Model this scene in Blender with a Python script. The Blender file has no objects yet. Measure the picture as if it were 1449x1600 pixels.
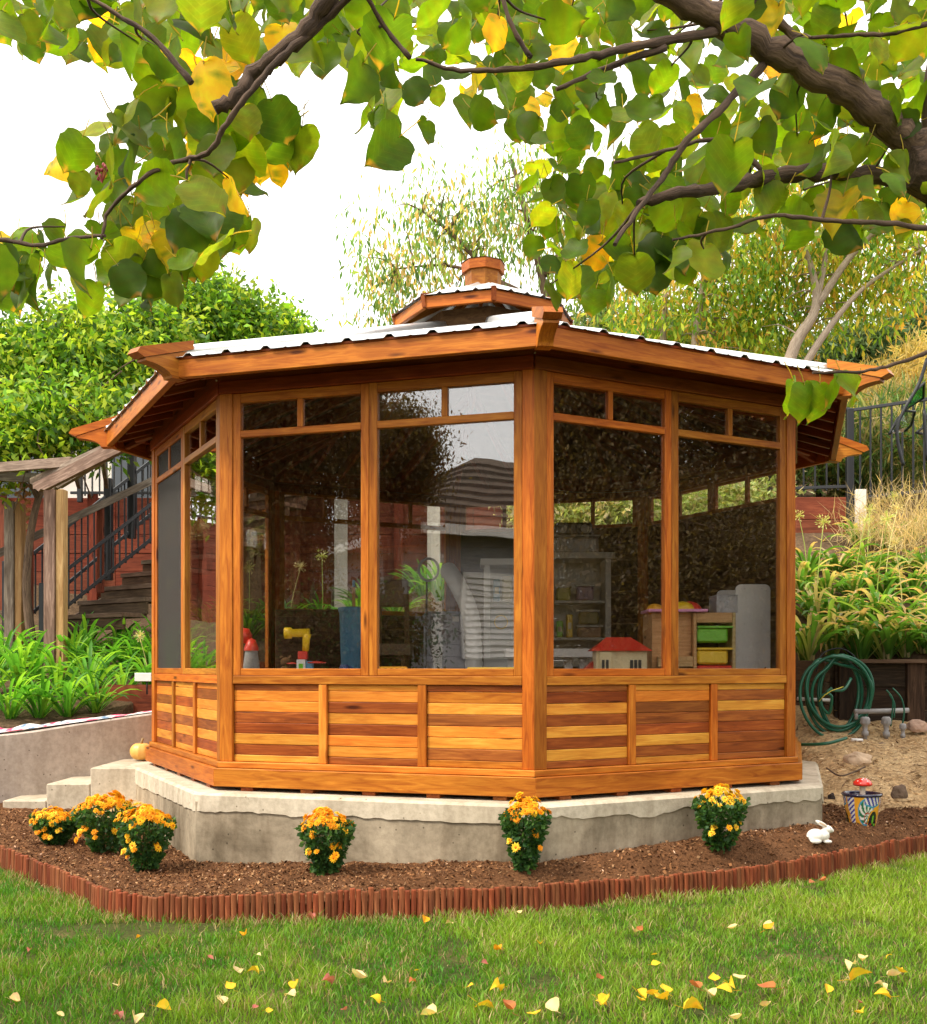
import bpy, bmesh, math, random
import numpy as np
from mathutils import Vector, Matrix, noise as mnoise
random.seed(7); rng = np.random.default_rng(7)
R = math.radians
C = bpy.context.scene.collection
sc = bpy.context.scene

# ------------------------------------------------------------------ camera, world, sun, exposure
CAMZ = 1.15
F, X0, YH = 1680.0, 735.0, 1041.0
cam = bpy.data.objects.new('camera', bpy.data.cameras.new('camera')); C.objects.link(cam)
cam.location = (0, 0, CAMZ); cam.rotation_euler = (R(90), 0, 0)
cam.data.sensor_fit = 'VERTICAL'; cam.data.sensor_height = 36; cam.data.lens = F / 1600 * 36
cam.data.shift_y = (YH - 800) / 1600; cam.data.shift_x = -(X0 - 724.5) / 1600
cam.data.clip_start = 0.05; cam.data.clip_end = 500
sc.camera = cam

SUN_EL, SUN_AZ = 52.0, -62.0          # azimuth measured from -Y (camera side) towards -X (left)
w = bpy.data.worlds.new('World'); sc.world = w; w.use_nodes = True
nt = w.node_tree; nt.nodes.clear()
out = nt.nodes.new('ShaderNodeOutputWorld')
sky = nt.nodes.new('ShaderNodeTexSky'); sky.sky_type = 'NISHITA'; sky.sun_disc = False
sky.sun_elevation = R(SUN_EL); sky.sun_rotation = R(180 + 62)
bg1 = nt.nodes.new('ShaderNodeBackground'); bg1.inputs['Strength'].default_value = 0.05
nt.links.new(sky.outputs[0], bg1.inputs['Color'])
# overcast cloud layer: brighter towards the zenith
tc = nt.nodes.new('ShaderNodeTexCoord'); sx = nt.nodes.new('ShaderNodeSeparateXYZ')
nt.links.new(tc.outputs['Generated'], sx.inputs[0])
mr = nt.nodes.new('ShaderNodeMapRange'); mr.inputs[1].default_value = 0; mr.inputs[2].default_value = 1
mr.inputs[3].default_value = 1.12; mr.inputs[4].default_value = 1.75
nt.links.new(sx.outputs['Z'], mr.inputs[0])
bg2 = nt.nodes.new('ShaderNodeBackground'); bg2.inputs['Color'].default_value = (1.0, 0.94, 0.845, 1)
nt.links.new(mr.outputs[0], bg2.inputs['Strength'])
ad = nt.nodes.new('ShaderNodeAddShader')
nt.links.new(bg1.outputs[0], ad.inputs[0]); nt.links.new(bg2.outputs[0], ad.inputs[1])
nt.links.new(ad.outputs[0], out.inputs['Surface'])
sl = bpy.data.lights.new('sun', 'SUN'); sl.energy = 3.2; sl.angle = R(12); sl.color = (1.0, 0.90, 0.74)
sun = bpy.data.objects.new('sun', sl); C.objects.link(sun)
sd = Vector((math.sin(R(SUN_AZ)) * math.cos(R(SUN_EL)), -math.cos(R(SUN_AZ)) * math.cos(R(SUN_EL)), math.sin(R(SUN_EL))))
sun.rotation_euler = sd.to_track_quat('Z', 'Y').to_euler()
sc.view_settings.view_transform = 'Standard'; sc.view_settings.look = 'None'
sc.view_settings.exposure = 0.62; sc.view_settings.gamma = 1; sc.view_settings.use_curve_mapping = False
sc.cycles.use_denoising = True
sc.cycles.max_bounces = 7; sc.cycles.diffuse_bounces = 3; sc.cycles.glossy_bounces = 3
sc.cycles.transmission_bounces = 4; sc.cycles.transparent_max_bounces = 16
sc.cycles.caustics_reflective = False; sc.cycles.caustics_refractive = False
sc.cycles.sample_clamp_indirect = 8

# ------------------------------------------------------------------ helpers
WM = {}
def P(px, py, Y):
    return Vector(((px - X0) / F * Y, Y, CAMZ + (YH - py) / F * Y))
def tag(o, label=None, cat=None, group=None, kind=None):
    if label: o['label'] = label
    if cat: o['category'] = cat
    if group: o['group'] = group
    if kind: o['kind'] = kind
    return o
def link(o, M, parent=None):
    C.objects.link(o)
    if parent is not None:
        o.parent = parent; o.matrix_basis = WM[parent].inverted() @ M
    else:
        o.matrix_basis = M
    WM[o] = M
    return o
def thing(name, loc, label, cat, group=None, rz=0):
    o = bpy.data.objects.new(name, None); o.empty_display_size = .1
    link(o, Matrix.Translation(Vector(loc)) @ Matrix.Rotation(rz, 4, 'Z'))
    return tag(o, label, cat, group)
def copy_tree(o, M=None, parent=None):
    c = o.copy(); C.objects.link(c)
    if parent is not None: c.parent = parent
    if M is not None: c.matrix_basis = M; WM[c] = M
    for ch in kids.get(o, []): kids.setdefault(c, []).append(copy_tree(ch, None, c))
    return c
kids = {}

# chamfered box template
def _tmpl():
    vs, idx = [], {}
    for a in range(3):
        for s in ((i, j, k) for i in (-1, 1) for j in (-1, 1) for k in (-1, 1)):
            idx[(a, s)] = len(vs); vs.append((a, s))
    co = lambda q: Vector([q[1][i] * (1 if i == q[0] else .8) for i in range(3)])
    fs = []
    def sg(a, va, b, vb, c, vc):
        s = [0, 0, 0]; s[a] = va; s[b] = vb; s[c] = vc; return tuple(s)
    for a in range(3):
        b, c = (a + 1) % 3, (a + 2) % 3
        for v in (-1, 1):
            fs.append([idx[(a, sg(a, v, b, x, c, y))] for x, y in ((-1, -1), (1, -1), (1, 1), (-1, 1))])
        for va in (-1, 1):
            for vb in (-1, 1):
                fs.append([idx[(a, sg(a, va, b, vb, c, -1))], idx[(a, sg(a, va, b, vb, c, 1))],
                           idx[(b, sg(a, va, b, vb, c, 1))], idx[(b, sg(a, va, b, vb, c, -1))]])
    for s in ((i, j, k) for i in (-1, 1) for j in (-1, 1) for k in (-1, 1)):
        fs.append([idx[(0, s)], idx[(1, s)], idx[(2, s)]])
    res = []
    for f in fs:
        p = [co(vs[i]) for i in f]; n = (p[1] - p[0]).cross(p[2] - p[0]); m = sum(p, Vector())
        res.append(f if n.dot(m) > 0 else f[::-1])
    return vs, res
TV, TF = _tmpl()

class MB:
    def __init__(s): s.v = []; s.f = []; s.g = []; s.c = []; s.smooth = []; s.col = (1, 1, 1)
    def add(s, vs, fs, gr=None, smooth=False):
        n = len(s.v); s.v += [tuple(p) for p in vs]; s.f += [tuple(i + n for i in f) for f in fs]
        s.g += gr if gr else [tuple(p) for p in vs]; s.c += [s.col] * len(vs); s.smooth += [smooth] * len(fs)
        return s
    def board(s, a, b, w, t, up=(0, 0, 1), bev=.003, roll=0):
        a = Vector(a); b = Vector(b); x = b - a; L = x.length; x.normalize(); u = Vector(up)
        y = u.cross(x)
        if y.length < 1e-4: y = Vector((0, 1, 0)).cross(x) if abs(x.y) < .9 else Vector((1, 0, 0)).cross(x)
        y.normalize(); z = x.cross(y)
        if roll: M3 = Matrix.Rotation(roll, 3, x); y = M3 @ y; z = M3 @ z
        h = (L / 2, t / 2, w / 2); bev = min(bev, .3 * min(h)); m = (a + b) / 2
        off = Vector((random.random() * 40, random.random() * 40, random.random() * 40))
        vs = []; gr = []
        for ax, sg in TV:
            l = [sg[i] * (h[i] if i == ax else h[i] - bev) for i in range(3)]
            vs.append(m + x * l[0] + y * l[1] + z * l[2]); gr.append((l[0] + off.x, l[2] + off.y, l[1] + off.z))
        return s.add(vs, TF, gr)
    def box(s, c, size, rz=0, bev=.003):
        c = Vector(c); d = Vector((math.cos(rz), math.sin(rz), 0)) * size[0] / 2
        return s.board(c - d, c + d, size[2], size[1], bev=bev)
    def tube(s, pts, rad, n=8, caps=True, smooth=True):
        pts = [Vector(p) for p in pts]
        if not hasattr(rad, '__len__'): rad = [rad] * len(pts)
        ref = None; rings = []; vs = []; gr = []; l = random.random() * 20
        for i, p in enumerate(pts):
            d = (pts[min(i + 1, len(pts) - 1)] - pts[max(i - 1, 0)])
            if d.length < 1e-9: d = Vector((0, 0, 1))
            d.normalize()
            if ref is None: ref = d.orthogonal().normalized()
            ref = (ref - d * ref.dot(d)); ref = ref.normalized() if ref.length > 1e-6 else d.orthogonal().normalized()
            q = d.cross(ref)
            if i: l += (p - pts[i - 1]).length
            for k in range(n):
                a = 2 * math.pi * k / n
                vs.append(p + (ref * math.cos(a) + q * math.sin(a)) * rad[i]); gr.append((l, rad[i] * math.cos(a) * 3, rad[i] * math.sin(a) * 3))
        fs = []
        for i in range(len(pts) - 1):
            for k in range(n):
                k2 = (k + 1) % n
                fs.append((i * n + k, i * n + k2, (i + 1) * n + k2, (i + 1) * n + k))
        s.add(vs, fs, gr, smooth)
        if caps:
            base = len(s.v) - len(vs)
            s.f.append(tuple(base + k for k in range(n))[::-1]); s.smooth.append(False)
            s.f.append(tuple(base + (len(pts) - 1) * n + k for k in range(n))); s.smooth.append(False)
        return s
    def lathe(s, prof, c=(0, 0, 0), n=24, smooth=True, rot0=0):
        vs = []; c = Vector(c)
        for r, z in prof:
            for k in range(n):
                a = 2 * math.pi * k / n + rot0; vs.append(c + Vector((r * math.cos(a), r * math.sin(a), z)))
        fs = []
        for i in range(len(prof) - 1):
            for k in range(n):
                k2 = (k + 1) % n; fs.append((i * n + k, i * n + k2, (i + 1) * n + k2, (i + 1) * n + k))
        return s.add(vs, fs, None, smooth)
    def prism(s, poly, ax, w, org):
        # poly: 2D points (r,z) in the plane spanned by ax and Z, extruded by width w sideways
        ax = Vector(ax).normalized(); sd_ = Vector((-ax.y, ax.x, 0)); org = Vector(org); n = len(poly)
        vs = [org + ax * r + Vector((0, 0, z)) + sd_ * (w / 2 * q) for q in (-1, 1) for r, z in poly]
        off = random.random() * 30
        gr = [(r + off, z, q * w) for q in (-1, 1) for r, z in poly]
        fs = [tuple(range(n))[::-1], tuple(range(n, 2 * n))] + [(i, (i + 1) % n, n + (i + 1) % n, n + i) for i in range(n)]
        return s.add(vs, fs, gr)
    def build(s, name, mat, parent=None, local=None, M=None):
        """verts are world coordinates unless M given (then local)."""
        me = bpy.data.meshes.new(name)
        if M is None:
            if parent is not None: o0 = WM[parent].translation.copy()
            else:
                a = np.array(s.v); o0 = Vector((a[:, 0].mean(), a[:, 1].mean(), a[:, 2].min()))
            M = Matrix.Translation(o0); vs = [(p[0] - o0.x, p[1] - o0.y, p[2] - o0.z) for p in s.v]
        else: vs = s.v
        me.from_pydata(vs, [], s.f)
        me.polygons.foreach_set('use_smooth', s.smooth)
        at = me.attributes.new('grain', 'FLOAT_VECTOR', 'POINT'); at.data.foreach_set('vector', np.array(s.g, dtype=np.float32).ravel())
        ca = me.attributes.new('col', 'FLOAT_COLOR', 'POINT')
        cc = np.ones((len(s.c), 4), dtype=np.float32); cc[:, :3] = np.array(s.c); ca.data.foreach_set('color', cc.ravel())
        if mat: me.materials.append(mat)
        me.update()
        o = bpy.data.objects.new(name, me); link(o, M, parent)
        if parent is not None: kids.setdefault(parent, []).append(o)
        return o

def np_obj(name, V, Fc, mat, parent=None, col=None, smooth=False, origin=None):
    V = np.asarray(V, dtype=np.float32); Fc = np.asarray(Fc, dtype=np.int32)
    if origin is None: origin = WM[parent].translation if parent is not None else Vector((float(V[:, 0].mean()), float(V[:, 1].mean()), float(V[:, 2].min())))
    V = V - np.array(origin, dtype=np.float32)
    me = bpy.data.meshes.new(name); me.vertices.add(len(V)); me.vertices.foreach_set('co', V.ravel())
    k = Fc.shape[1]; me.loops.add(Fc.size); me.loops.foreach_set('vertex_index', Fc.ravel())
    me.polygons.add(len(Fc)); me.polygons.foreach_set('loop_start', np.arange(0, Fc.size, k, dtype=np.int32))
    me.update(calc_edges=True)
    if smooth: me.polygons.foreach_set('use_smooth', np.ones(len(Fc), dtype=bool))
    if col is not None:
        ca = me.attributes.new('col', 'FLOAT_COLOR', 'POINT'); cc = np.ones((len(V), 4), dtype=np.float32); cc[:, :3] = col
        ca.data.foreach_set('color', cc.ravel())
    me.materials.append(mat)
    o = bpy.data.objects.new(name, me); link(o, Matrix.Translation(Vector(origin)), parent)
    if parent is not None: kids.setdefault(parent, []).append(o)
    return o

def vnoise(x, y, s, seed=0):
    out_ = np.empty(np.shape(x)); xf = np.ravel(x); yf = np.ravel(y); of = out_.ravel()
    for i in range(len(xf)): of[i] = mnoise.noise((xf[i] * s + seed, yf[i] * s - seed, seed * 1.7))
    return of.reshape(np.shape(x))
def catmull(pts, n=8):
    pts = [Vector(p) for p in pts]; r = []
    q = [2 * pts[0] - pts[1]] + pts + [2 * pts[-1] - pts[-2]]
    for i in range(1, len(q) - 2):
        for k in range(n):
            t = k / n
            r.append(.5 * ((2 * q[i]) + (q[i + 1] - q[i - 1]) * t + (2 * q[i - 1] - 5 * q[i] + 4 * q[i + 1] - q[i + 2]) * t * t + (3 * q[i] - q[i - 1] - 3 * q[i + 1] + q[i + 2]) * t ** 3))
    r.append(pts[-1]); return r

# ------------------------------------------------------------------ materials
def newmat(name):
    m = bpy.data.materials.new(name); m.use_nodes = True; n = m.node_tree.nodes; l = m.node_tree.links
    b = n['Principled BSDF']; return m, n, l, b
def ramp(n, l, src, stops):
    r = n.new('ShaderNodeValToRGB'); e = r.color_ramp.elements
    while len(e) < len(stops): e.new(.5)
    for k, (p, c) in enumerate(stops): e[k].position = p; e[k].color = (*c, 1)
    l.new(src, r.inputs[0]); return r.outputs[0]
def noise_tex(n, l, vec, scale, detail=4, rough=.55, dist=0):
    t = n.new('ShaderNodeTexNoise'); t.inputs['Scale'].default_value = scale; t.inputs['Detail'].default_value = detail
    t.inputs['Roughness'].default_value = rough; t.inputs['Distortion'].default_value = dist
    if vec is not None: l.new(vec, t.inputs['Vector'])
    return t.outputs['Fac']
def mapping(n, l, vec, scale):
    m = n.new('ShaderNodeMapping'); m.inputs['Scale'].default_value = scale; l.new(vec, m.inputs['Vector']); return m.outputs[0]
def bump(n, l, h, b, st=.3, dist=.01):
    u = n.new('ShaderNodeBump'); u.inputs['Strength'].default_value = st; u.inputs['Distance'].default_value = dist
    l.new(h, u.inputs['Height']); l.new(u.outputs[0], b.inputs['Normal'])
def mixc(n, l, fac, a, b, mode='MIX'):
    m = n.new('ShaderNodeMix'); m.data_type = 'RGBA'; m.blend_type = mode
    if isinstance(fac, (int, float)): m.inputs[0].default_value = fac
    else: l.new(fac, m.inputs[0])
    for s, v in ((6, a), (7, b)):
        if isinstance(v, tuple): m.inputs[s].default_value = (*v, 1)
        else: l.new(v, m.inputs[s])
    return m.outputs[2]
def wood(name, c1, c2, c3, rough=.42, knots=True, wear=0, bumpst=.15, jit=.3):
    m, n, l, b = newmat(name)
    a = n.new('ShaderNodeAttribute'); a.attribute_name = 'grain'; v = a.outputs['Vector']
    g1 = noise_tex(n, l, mapping(n, l, v, (1.6, 16, 16)), 2.2, 6, .6, 1.2)
    g2 = noise_tex(n, l, mapping(n, l, v, (5, 160, 160)), 1.6, 3, .5, .3)
    col = ramp(n, l, g1, [(.30, c1), (.5, c2), (.68, c3)])
    fine = ramp(n, l, g2, [(.3, (.72, .66, .6)), (.62, (1.08, 1.08, 1.08))])
    col = mixc(n, l, .55, col, fine, 'MULTIPLY')
    if knots:
        vo = n.new('ShaderNodeTexVoronoi'); vo.inputs['Scale'].default_value = 1.0; l.new(mapping(n, l, v, (1.9, 9, 2)), vo.inputs['Vector'])
        k = ramp(n, l, vo.outputs['Distance'], [(.05, (.12, .05, .025)), (.13, (1, 1, 1))])
        col = mixc(n, l, .85, col, k, 'MULTIPLY')
    oi = n.new('ShaderNodeObjectInfo')
    ov = ramp(n, l, oi.outputs['Random'], [(0, (1 - jit, 1 - jit, 1 - jit)), (1, (1.0, 1.0, 1.0))])
    col = mixc(n, l, 1.0, col, ov, 'MULTIPLY')
    fm = n.new('ShaderNodeMath'); fm.operation = 'MULTIPLY'; fm.inputs[1].default_value = 17.31; l.new(oi.outputs['Random'], fm.inputs[0]); fr = n.new('ShaderNodeMath'); fr.operation = 'FRACT'; l.new(fm.outputs[0], fr.inputs[0])
    col = mixc(n, l, 1.0, col, ramp(n, l, fr.outputs[0], [(0, (1.08, .84, .78)), (1, (.96, 1.14, 1.15))]), 'MULTIPLY')
    lg = noise_tex(n, l, mapping(n, l, v, (1.2, 2.5, 2.5)), 1.3, 3, .6); col = mixc(n, l, 1.0, col, ramp(n, l, lg, [(.32, (.78, .74, .70)), (.6, (1.06, 1.06, 1.06))]), 'MULTIPLY')
    if wear:
        wn = noise_tex(n, l, mapping(n, l, v, (1, 3, 3)), 3, 5, .7)
        col = mixc(n, l, ramp(n, l, wn, [(.45, (0, 0, 0)), (.7, (wear, wear, wear))]), col, (.42, .38, .34))
    l.new(col, b.inputs['Base Color']); b.inputs['Roughness'].default_value = rough
    b.inputs['Specular IOR Level'].default_value = .22
    bump(n, l, g2, b, bumpst, .002)
    return m
W_MID = wood('wood_mid', (.34, .083, .010), (.52, .162, .018), (.65, .235, .030))
W_LIGHT = wood('wood_light', (.55, .17, .022), (.72, .28, .038), (.80, .37, .062), jit=.18)
W_DARK = wood('wood_dark', (.20, .048, .012), (.33, .085, .018), (.46, .14, .028), jit=.3)
W_EAVE_SHADE = wood('wood_eave_shade', (.18, .038, .012), (.28, .06, .016), (.38, .095, .022), jit=.2)  # shade under the eaves is put into this darker wood colour
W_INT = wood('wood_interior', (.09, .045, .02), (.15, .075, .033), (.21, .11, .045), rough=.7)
W_GREY = wood('wood_weathered', (.13, .10, .08), (.25, .20, .165), (.42, .36, .30), rough=.85, bumpst=.5)
W_TAN = wood('wood_tan', (.40, .20, .08), (.55, .30, .13), (.66, .40, .19), rough=.7)
W_RED = wood('wood_red_stain', (.12, .028, .014), (.20, .046, .022), (.28, .075, .036), rough=.7, jit=.25)
W_DARK_BROWN = wood('wood_dark_brown', (.018, .012, .009), (.045, .028, .018), (.09, .058, .036), rough=.9)  # very dark version of the old brown wood
W_EDGE = wood('wood_edging', (.15, .04, .018), (.26, .075, .03), (.38, .13, .055), rough=.75, jit=.35, knots=False)
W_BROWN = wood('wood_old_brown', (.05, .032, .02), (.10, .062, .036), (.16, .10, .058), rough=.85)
W_STEP = wood('wood_stair', (.10, .065, .045), (.17, .115, .08), (.25, .18, .13), rough=.85)
W_PINE = wood('wood_pine', (.50, .30, .13), (.64, .42, .20), (.72, .50, .26), rough=.5, jit=.1)

def flat(name, c, rough=.5, spec=.5, metal=0, bumpscale=0, var=.1, vs=8, bumpst=.2):
    m, n, l, b = newmat(name)
    t = n.new('ShaderNodeTexCoord'); f = noise_tex(n, l, t.outputs['Object'], vs, 5, .6)
    lo = tuple(x * (1 - var) for x in c); hi = tuple(min(1, x * (1 + var)) for x in c)
    l.new(ramp(n, l, f, [(.3, lo), (.7, hi)]), b.inputs['Base Color'])
    b.inputs['Roughness'].default_value = rough; b.inputs['Specular IOR Level'].default_value = spec; b.inputs['Metallic'].default_value = metal
    if bumpscale: bump(n, l, noise_tex(n, l, t.outputs['Object'], bumpscale, 4), b, bumpst, .01)
    return m
def colattr(name, rough=.55, spec=.3, trans=0.0, tcol=1.0, coat=0):
    m, n, l, b = newmat(name); a = n.new('ShaderNodeAttribute'); a.attribute_name = 'col'
    l.new(a.outputs['Color'], b.inputs['Base Color']); b.inputs['Roughness'].default_value = rough; b.inputs['Specular IOR Level'].default_value = spec
    b.inputs['Coat Weight'].default_value = coat
    if trans:
        tr = n.new('ShaderNodeBsdfTranslucent'); mx = n.new('ShaderNodeMixShader'); mx.inputs[0].default_value = trans
        l.new(mixc(n, l, 1.0, a.outputs['Color'], (tcol * 1.05, tcol, tcol * .5), 'MULTIPLY'), tr.inputs['Color'])
        l.new(b.outputs[0], mx.inputs[1]); l.new(tr.outputs[0], mx.inputs[2]); l.new(mx.outputs[0], n['Material Output'].inputs['Surface'])
    return m
FOL = colattr('foliage', .5, .3, .45, 1.6)
GRASS = colattr('grass_blades', .5, .25, .35, 1.3)
PAINT = colattr('painted', .45, .4)
GLAZE = colattr('glazed_ceramic', .15, .5, coat=.6)
CHIP = colattr('bark_chips', .9, .1)
PETAL = colattr('petals', .6, .15, .3, 1.2)
M_BLACK = flat('black_metal', (.022, .023, .026), .4, .5, .3)
M_METAL = None
def mk_metal():
    m, n, l, b = newmat('galvanised_roofing'); t = n.new('ShaderNodeTexCoord')
    f = noise_tex(n, l, t.outputs['Object'], 6, 4)
    l.new(ramp(n, l, f, [(.3, (.66, .68, .69)), (.7, (.82, .83, .83))]), b.inputs['Base Color'])
    b.inputs['Metallic'].default_value = .75; b.inputs['Roughness'].default_value = .38; return m
M_METAL = mk_metal()
def mk_glass(name, tint, refl, bumpst=.02, fres=1.0):
    m, n, l, b = newmat(name); n.remove(b); o = n['Material Output']
    tr = n.new('ShaderNodeBsdfTransparent'); tr.inputs['Color'].default_value = (*tint, 1)
    gl = n.new('ShaderNodeBsdfGlossy'); gl.inputs['Roughness'].default_value = .004; gl.inputs['Color'].default_value = (.95, .93, .92, 1)
    fr = n.new('ShaderNodeFresnel'); ge = n.new('ShaderNodeNewGeometry'); ir = n.new('ShaderNodeMapRange'); ir.inputs[3].default_value = 1.5; ir.inputs[4].default_value = 1 / 1.5
    l.new(ge.outputs['Backfacing'], ir.inputs[0]); l.new(ir.outputs[0], fr.inputs['IOR'])
    mm = n.new('ShaderNodeMath'); mm.operation = 'MULTIPLY_ADD'; mm.inputs[1].default_value = fres; mm.inputs[2].default_value = refl; mm.use_clamp = True
    l.new(fr.outputs[0], mm.inputs[0])
    t = n.new('ShaderNodeTexCoord'); u = n.new('ShaderNodeBump'); u.inputs['Strength'].default_value = bumpst; u.inputs['Distance'].default_value = .1
    l.new(noise_tex(n, l, t.outputs['Object'], 3.0, 1), u.inputs['Height']); l.new(u.outputs[0], gl.inputs['Normal'])
    mx = n.new('ShaderNodeMixShader'); l.new(mm.outputs[0], mx.inputs[0]); l.new(tr.outputs[0], mx.inputs[1]); l.new(gl.outputs[0], mx.inputs[2])
    l.new(mx.outputs[0], o.inputs['Surface']); return m
GLASS = mk_glass('window_glass', (.988, .985, .975), .115, .006)
def mk_screen():
    m, n, l, b = newmat('insect_screen'); o = n['Material Output']
    b.inputs['Base Color'].default_value = (.035, .03, .025, 1); b.inputs['Roughness'].default_value = .8
    tr = n.new('ShaderNodeBsdfTransparent'); mx = n.new('ShaderNodeMixShader'); mx.inputs[0].default_value = .62
    l.new(tr.outputs[0], mx.inputs[1]); l.new(b.outputs[0], mx.inputs[2]); l.new(mx.outputs[0], o.inputs['Surface']); return m
SCREEN = mk_screen()
def mk_concrete(name, c, dark, stain=.6):
    m, n, l, b = newmat(name); t = n.new('ShaderNodeTexCoord'); v = t.outputs['Object']
    f1 = noise_tex(n, l, v, 2.2, 6, .65, .4); f2 = noise_tex(n, l, v, 28, 5, .7); f3 = noise_tex(n, l, mapping(n, l, v, (5, 5, .8)), 2.0, 4)
    col = ramp(n, l, f1, [(.3, dark), (.62, c)])
    col = mixc(n, l, .5, col, ramp(n, l, f2, [(.35, (.62, .6, .58)), (.6, (1.05, 1.05, 1.05))]), 'MULTIPLY')
    col = mixc(n, l, stain, col, ramp(n, l, f3, [(.35, (.55, .5, .45)), (.55, (1, 1, 1))]), 'MULTIPLY')
    vo = n.new('ShaderNodeTexVoronoi'); vo.inputs['Scale'].default_value = 16; l.new(v, vo.inputs['Vector'])
    pit = ramp(n, l, vo.outputs['Distance'], [(.06, (.25, .23, .2)), (.10, (1, 1, 1))])
    col = mixc(n, l, .8, col, pit, 'MULTIPLY')
    l.new(col, b.inputs['Base Color']); b.inputs['Roughness'].default_value = .85; b.inputs['Specular IOR Level'].default_value = .2
    bump(n, l, f2, b, .35, .006); return m
CONC = mk_concrete('concrete', (.42, .35, .255), (.15, .12, .08))
CONC_L = mk_concrete('concrete_pale', (.56, .49, .43), (.44, .38, .33), .35)
CONC_U = mk_concrete('concrete_upper', (.58, .51, .40), (.42, .36, .27), .4)  # brightened so the tops look sky-whitened; that light is in the colour
def mk_ground(name, stops, s1, s2, bst):
    m, n, l, b = newmat(name); t = n.new('ShaderNodeTexCoord'); v = t.outputs['Object']
    f1 = noise_tex(n, l, v, s1, 6, .7); f2 = noise_tex(n, l, v, s2, 6, .75)
    col = ramp(n, l, f1, stops)
    col = mixc(n, l, .8, col, ramp(n, l, f2, [(.36, (.45, .42, .4)), (.52, (.95, .95, .95)), (.68, (1.5, 1.4, 1.3))]), 'MULTIPLY')
    l.new(col, b.inputs['Base Color']); b.inputs['Roughness'].default_value = .95; b.inputs['Specular IOR Level'].default_value = .1
    bump(n, l, f2, b, bst, .02); return m
MULCH = mk_ground('mulch', [(.3, (.11, .050, .022)), (.7, (.20, .095, .045))], 5, 60, .9)
DIRT = mk_ground('dry_dirt', [(.3, (.34, .21, .10)), (.5, (.50, .34, .18)), (.7, (.62, .45, .25))], 2.5, 35, .7)
SOIL = mk_ground('hill_soil', [(.3, (.07, .045, .028)), (.7, (.15, .10, .06))], 3, 30, .7)
LAWNB = mk_ground('lawn_base', [(.35, (.04, .06, .015)), (.55, (.08, .085, .025)), (.7, (.18, .12, .06))], 2.2, 45, .7)

# ------------------------------------------------------------------ ground
ECP = [(-5.2, 9.0), (-3.55, 7.1), (-2.67, 6.1), (-1.95, 5.3), (-1.66, 4.97), (-1.39, 4.84), (-.965, 4.83), (-.45, 4.9), (-.03, 4.94), (.3, 5.03), (.64, 5.19), (1.05, 5.35), (1.47, 5.56), (2.1, 5.98), (2.79, 6.55), (3.6, 7.25), (5.4, 8.6)]
EC = [Vector((p.x, p.y, 0)) for p in catmull([(a, b, 0) for a, b in ECP], 10)]
EX = np.array([p.x for p in EC]); EY = np.array([p.y for p in EC])
def edge_y(x): return np.interp(x, EX, EY)
CX, CY, ROT = .095, 7.942, -.099
def Hm(x, y, nz=True):
    base = np.interp(x, [-3, -1.5, .3, 1.3, 2.0, 2.5, 3.5], [.10, .06, .165, .215, .225, .18, .20])
    t = np.clip((y - edge_y(x) - .02) / np.interp(x, [1.0, 1.8], [.28, .2]), 0, 1); t = t * t * (3 - 2 * t)
    return .085 + (base - .085) * t + .07 * np.clip((y - 6.7) / .5, 0, 1)
def Hd(x, y):
    sx_ = np.clip((x - 2.0) / .7, 0, 1)
    return .19 + np.clip((y - 6.85) / 1.6, 0, 1.3) * (.08 + .35 * sx_) + .06 * np.clip((y - 6.9) / .4, 0, 1) * sx_

# lawn base plane to the horizon
lawn = MB(); lawn.add([(-150, -150, 0), (150, -150, 0), (150, 150, 0), (-150, 150, 0)], [(0, 1, 2, 3)])
tag(lawn.build('ground', LAWNB, M=Matrix.Identity(4)), kind='structure')

def height_sheet(name, xs, ylo, yhi, nv, H, mat, seed, bumps, skirt=False):
    xs = np.asarray(xs); U, Vv = np.meshgrid(xs, np.linspace(0, 1, nv), indexing='ij')
    Y = ylo(U) + (yhi(U) - ylo(U)) * Vv; Z = H(U, Y)
    for s_, a_ in bumps: Z = Z + a_ * vnoise(U, Y, s_, seed)
    if skirt: Y[:, 0] = Y[:, 1] - .002; Z[:, 0] = -.1
    V = np.stack([U, Y, Z], -1).reshape(-1, 3); nx = len(xs)
    i, j = np.meshgrid(np.arange(nx - 1), np.arange(nv - 1), indexing='ij'); a = (i * nv + j).ravel()
    Fc = np.stack([a, a + nv, a + nv + 1, a + 1], -1)
    return np_obj(name, V, Fc, mat, smooth=True, origin=Vector((0, 0, 0)))
tag(height_sheet('mulch_bed', np.linspace(-4.2, 4.2, 420), lambda x: edge_y(x) + .012, lambda x: np.maximum(edge_y(x) + .9, 7.6), 150, Hm, MULCH, 3, [(4, .012), (14, .012), (38, .010)]), kind='structure')
tag(height_sheet('dirt_ground', np.linspace(-2.6, 7.0, 240), lambda x: np.interp(x, [0, 3, 5, 7], [6.8, 6.8, 8.4, 10]), lambda x: x * 0 + 11.5, 120, Hd, DIRT, 9, [(3, .03), (11, .014), (30, .008)]), kind='structure')

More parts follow.
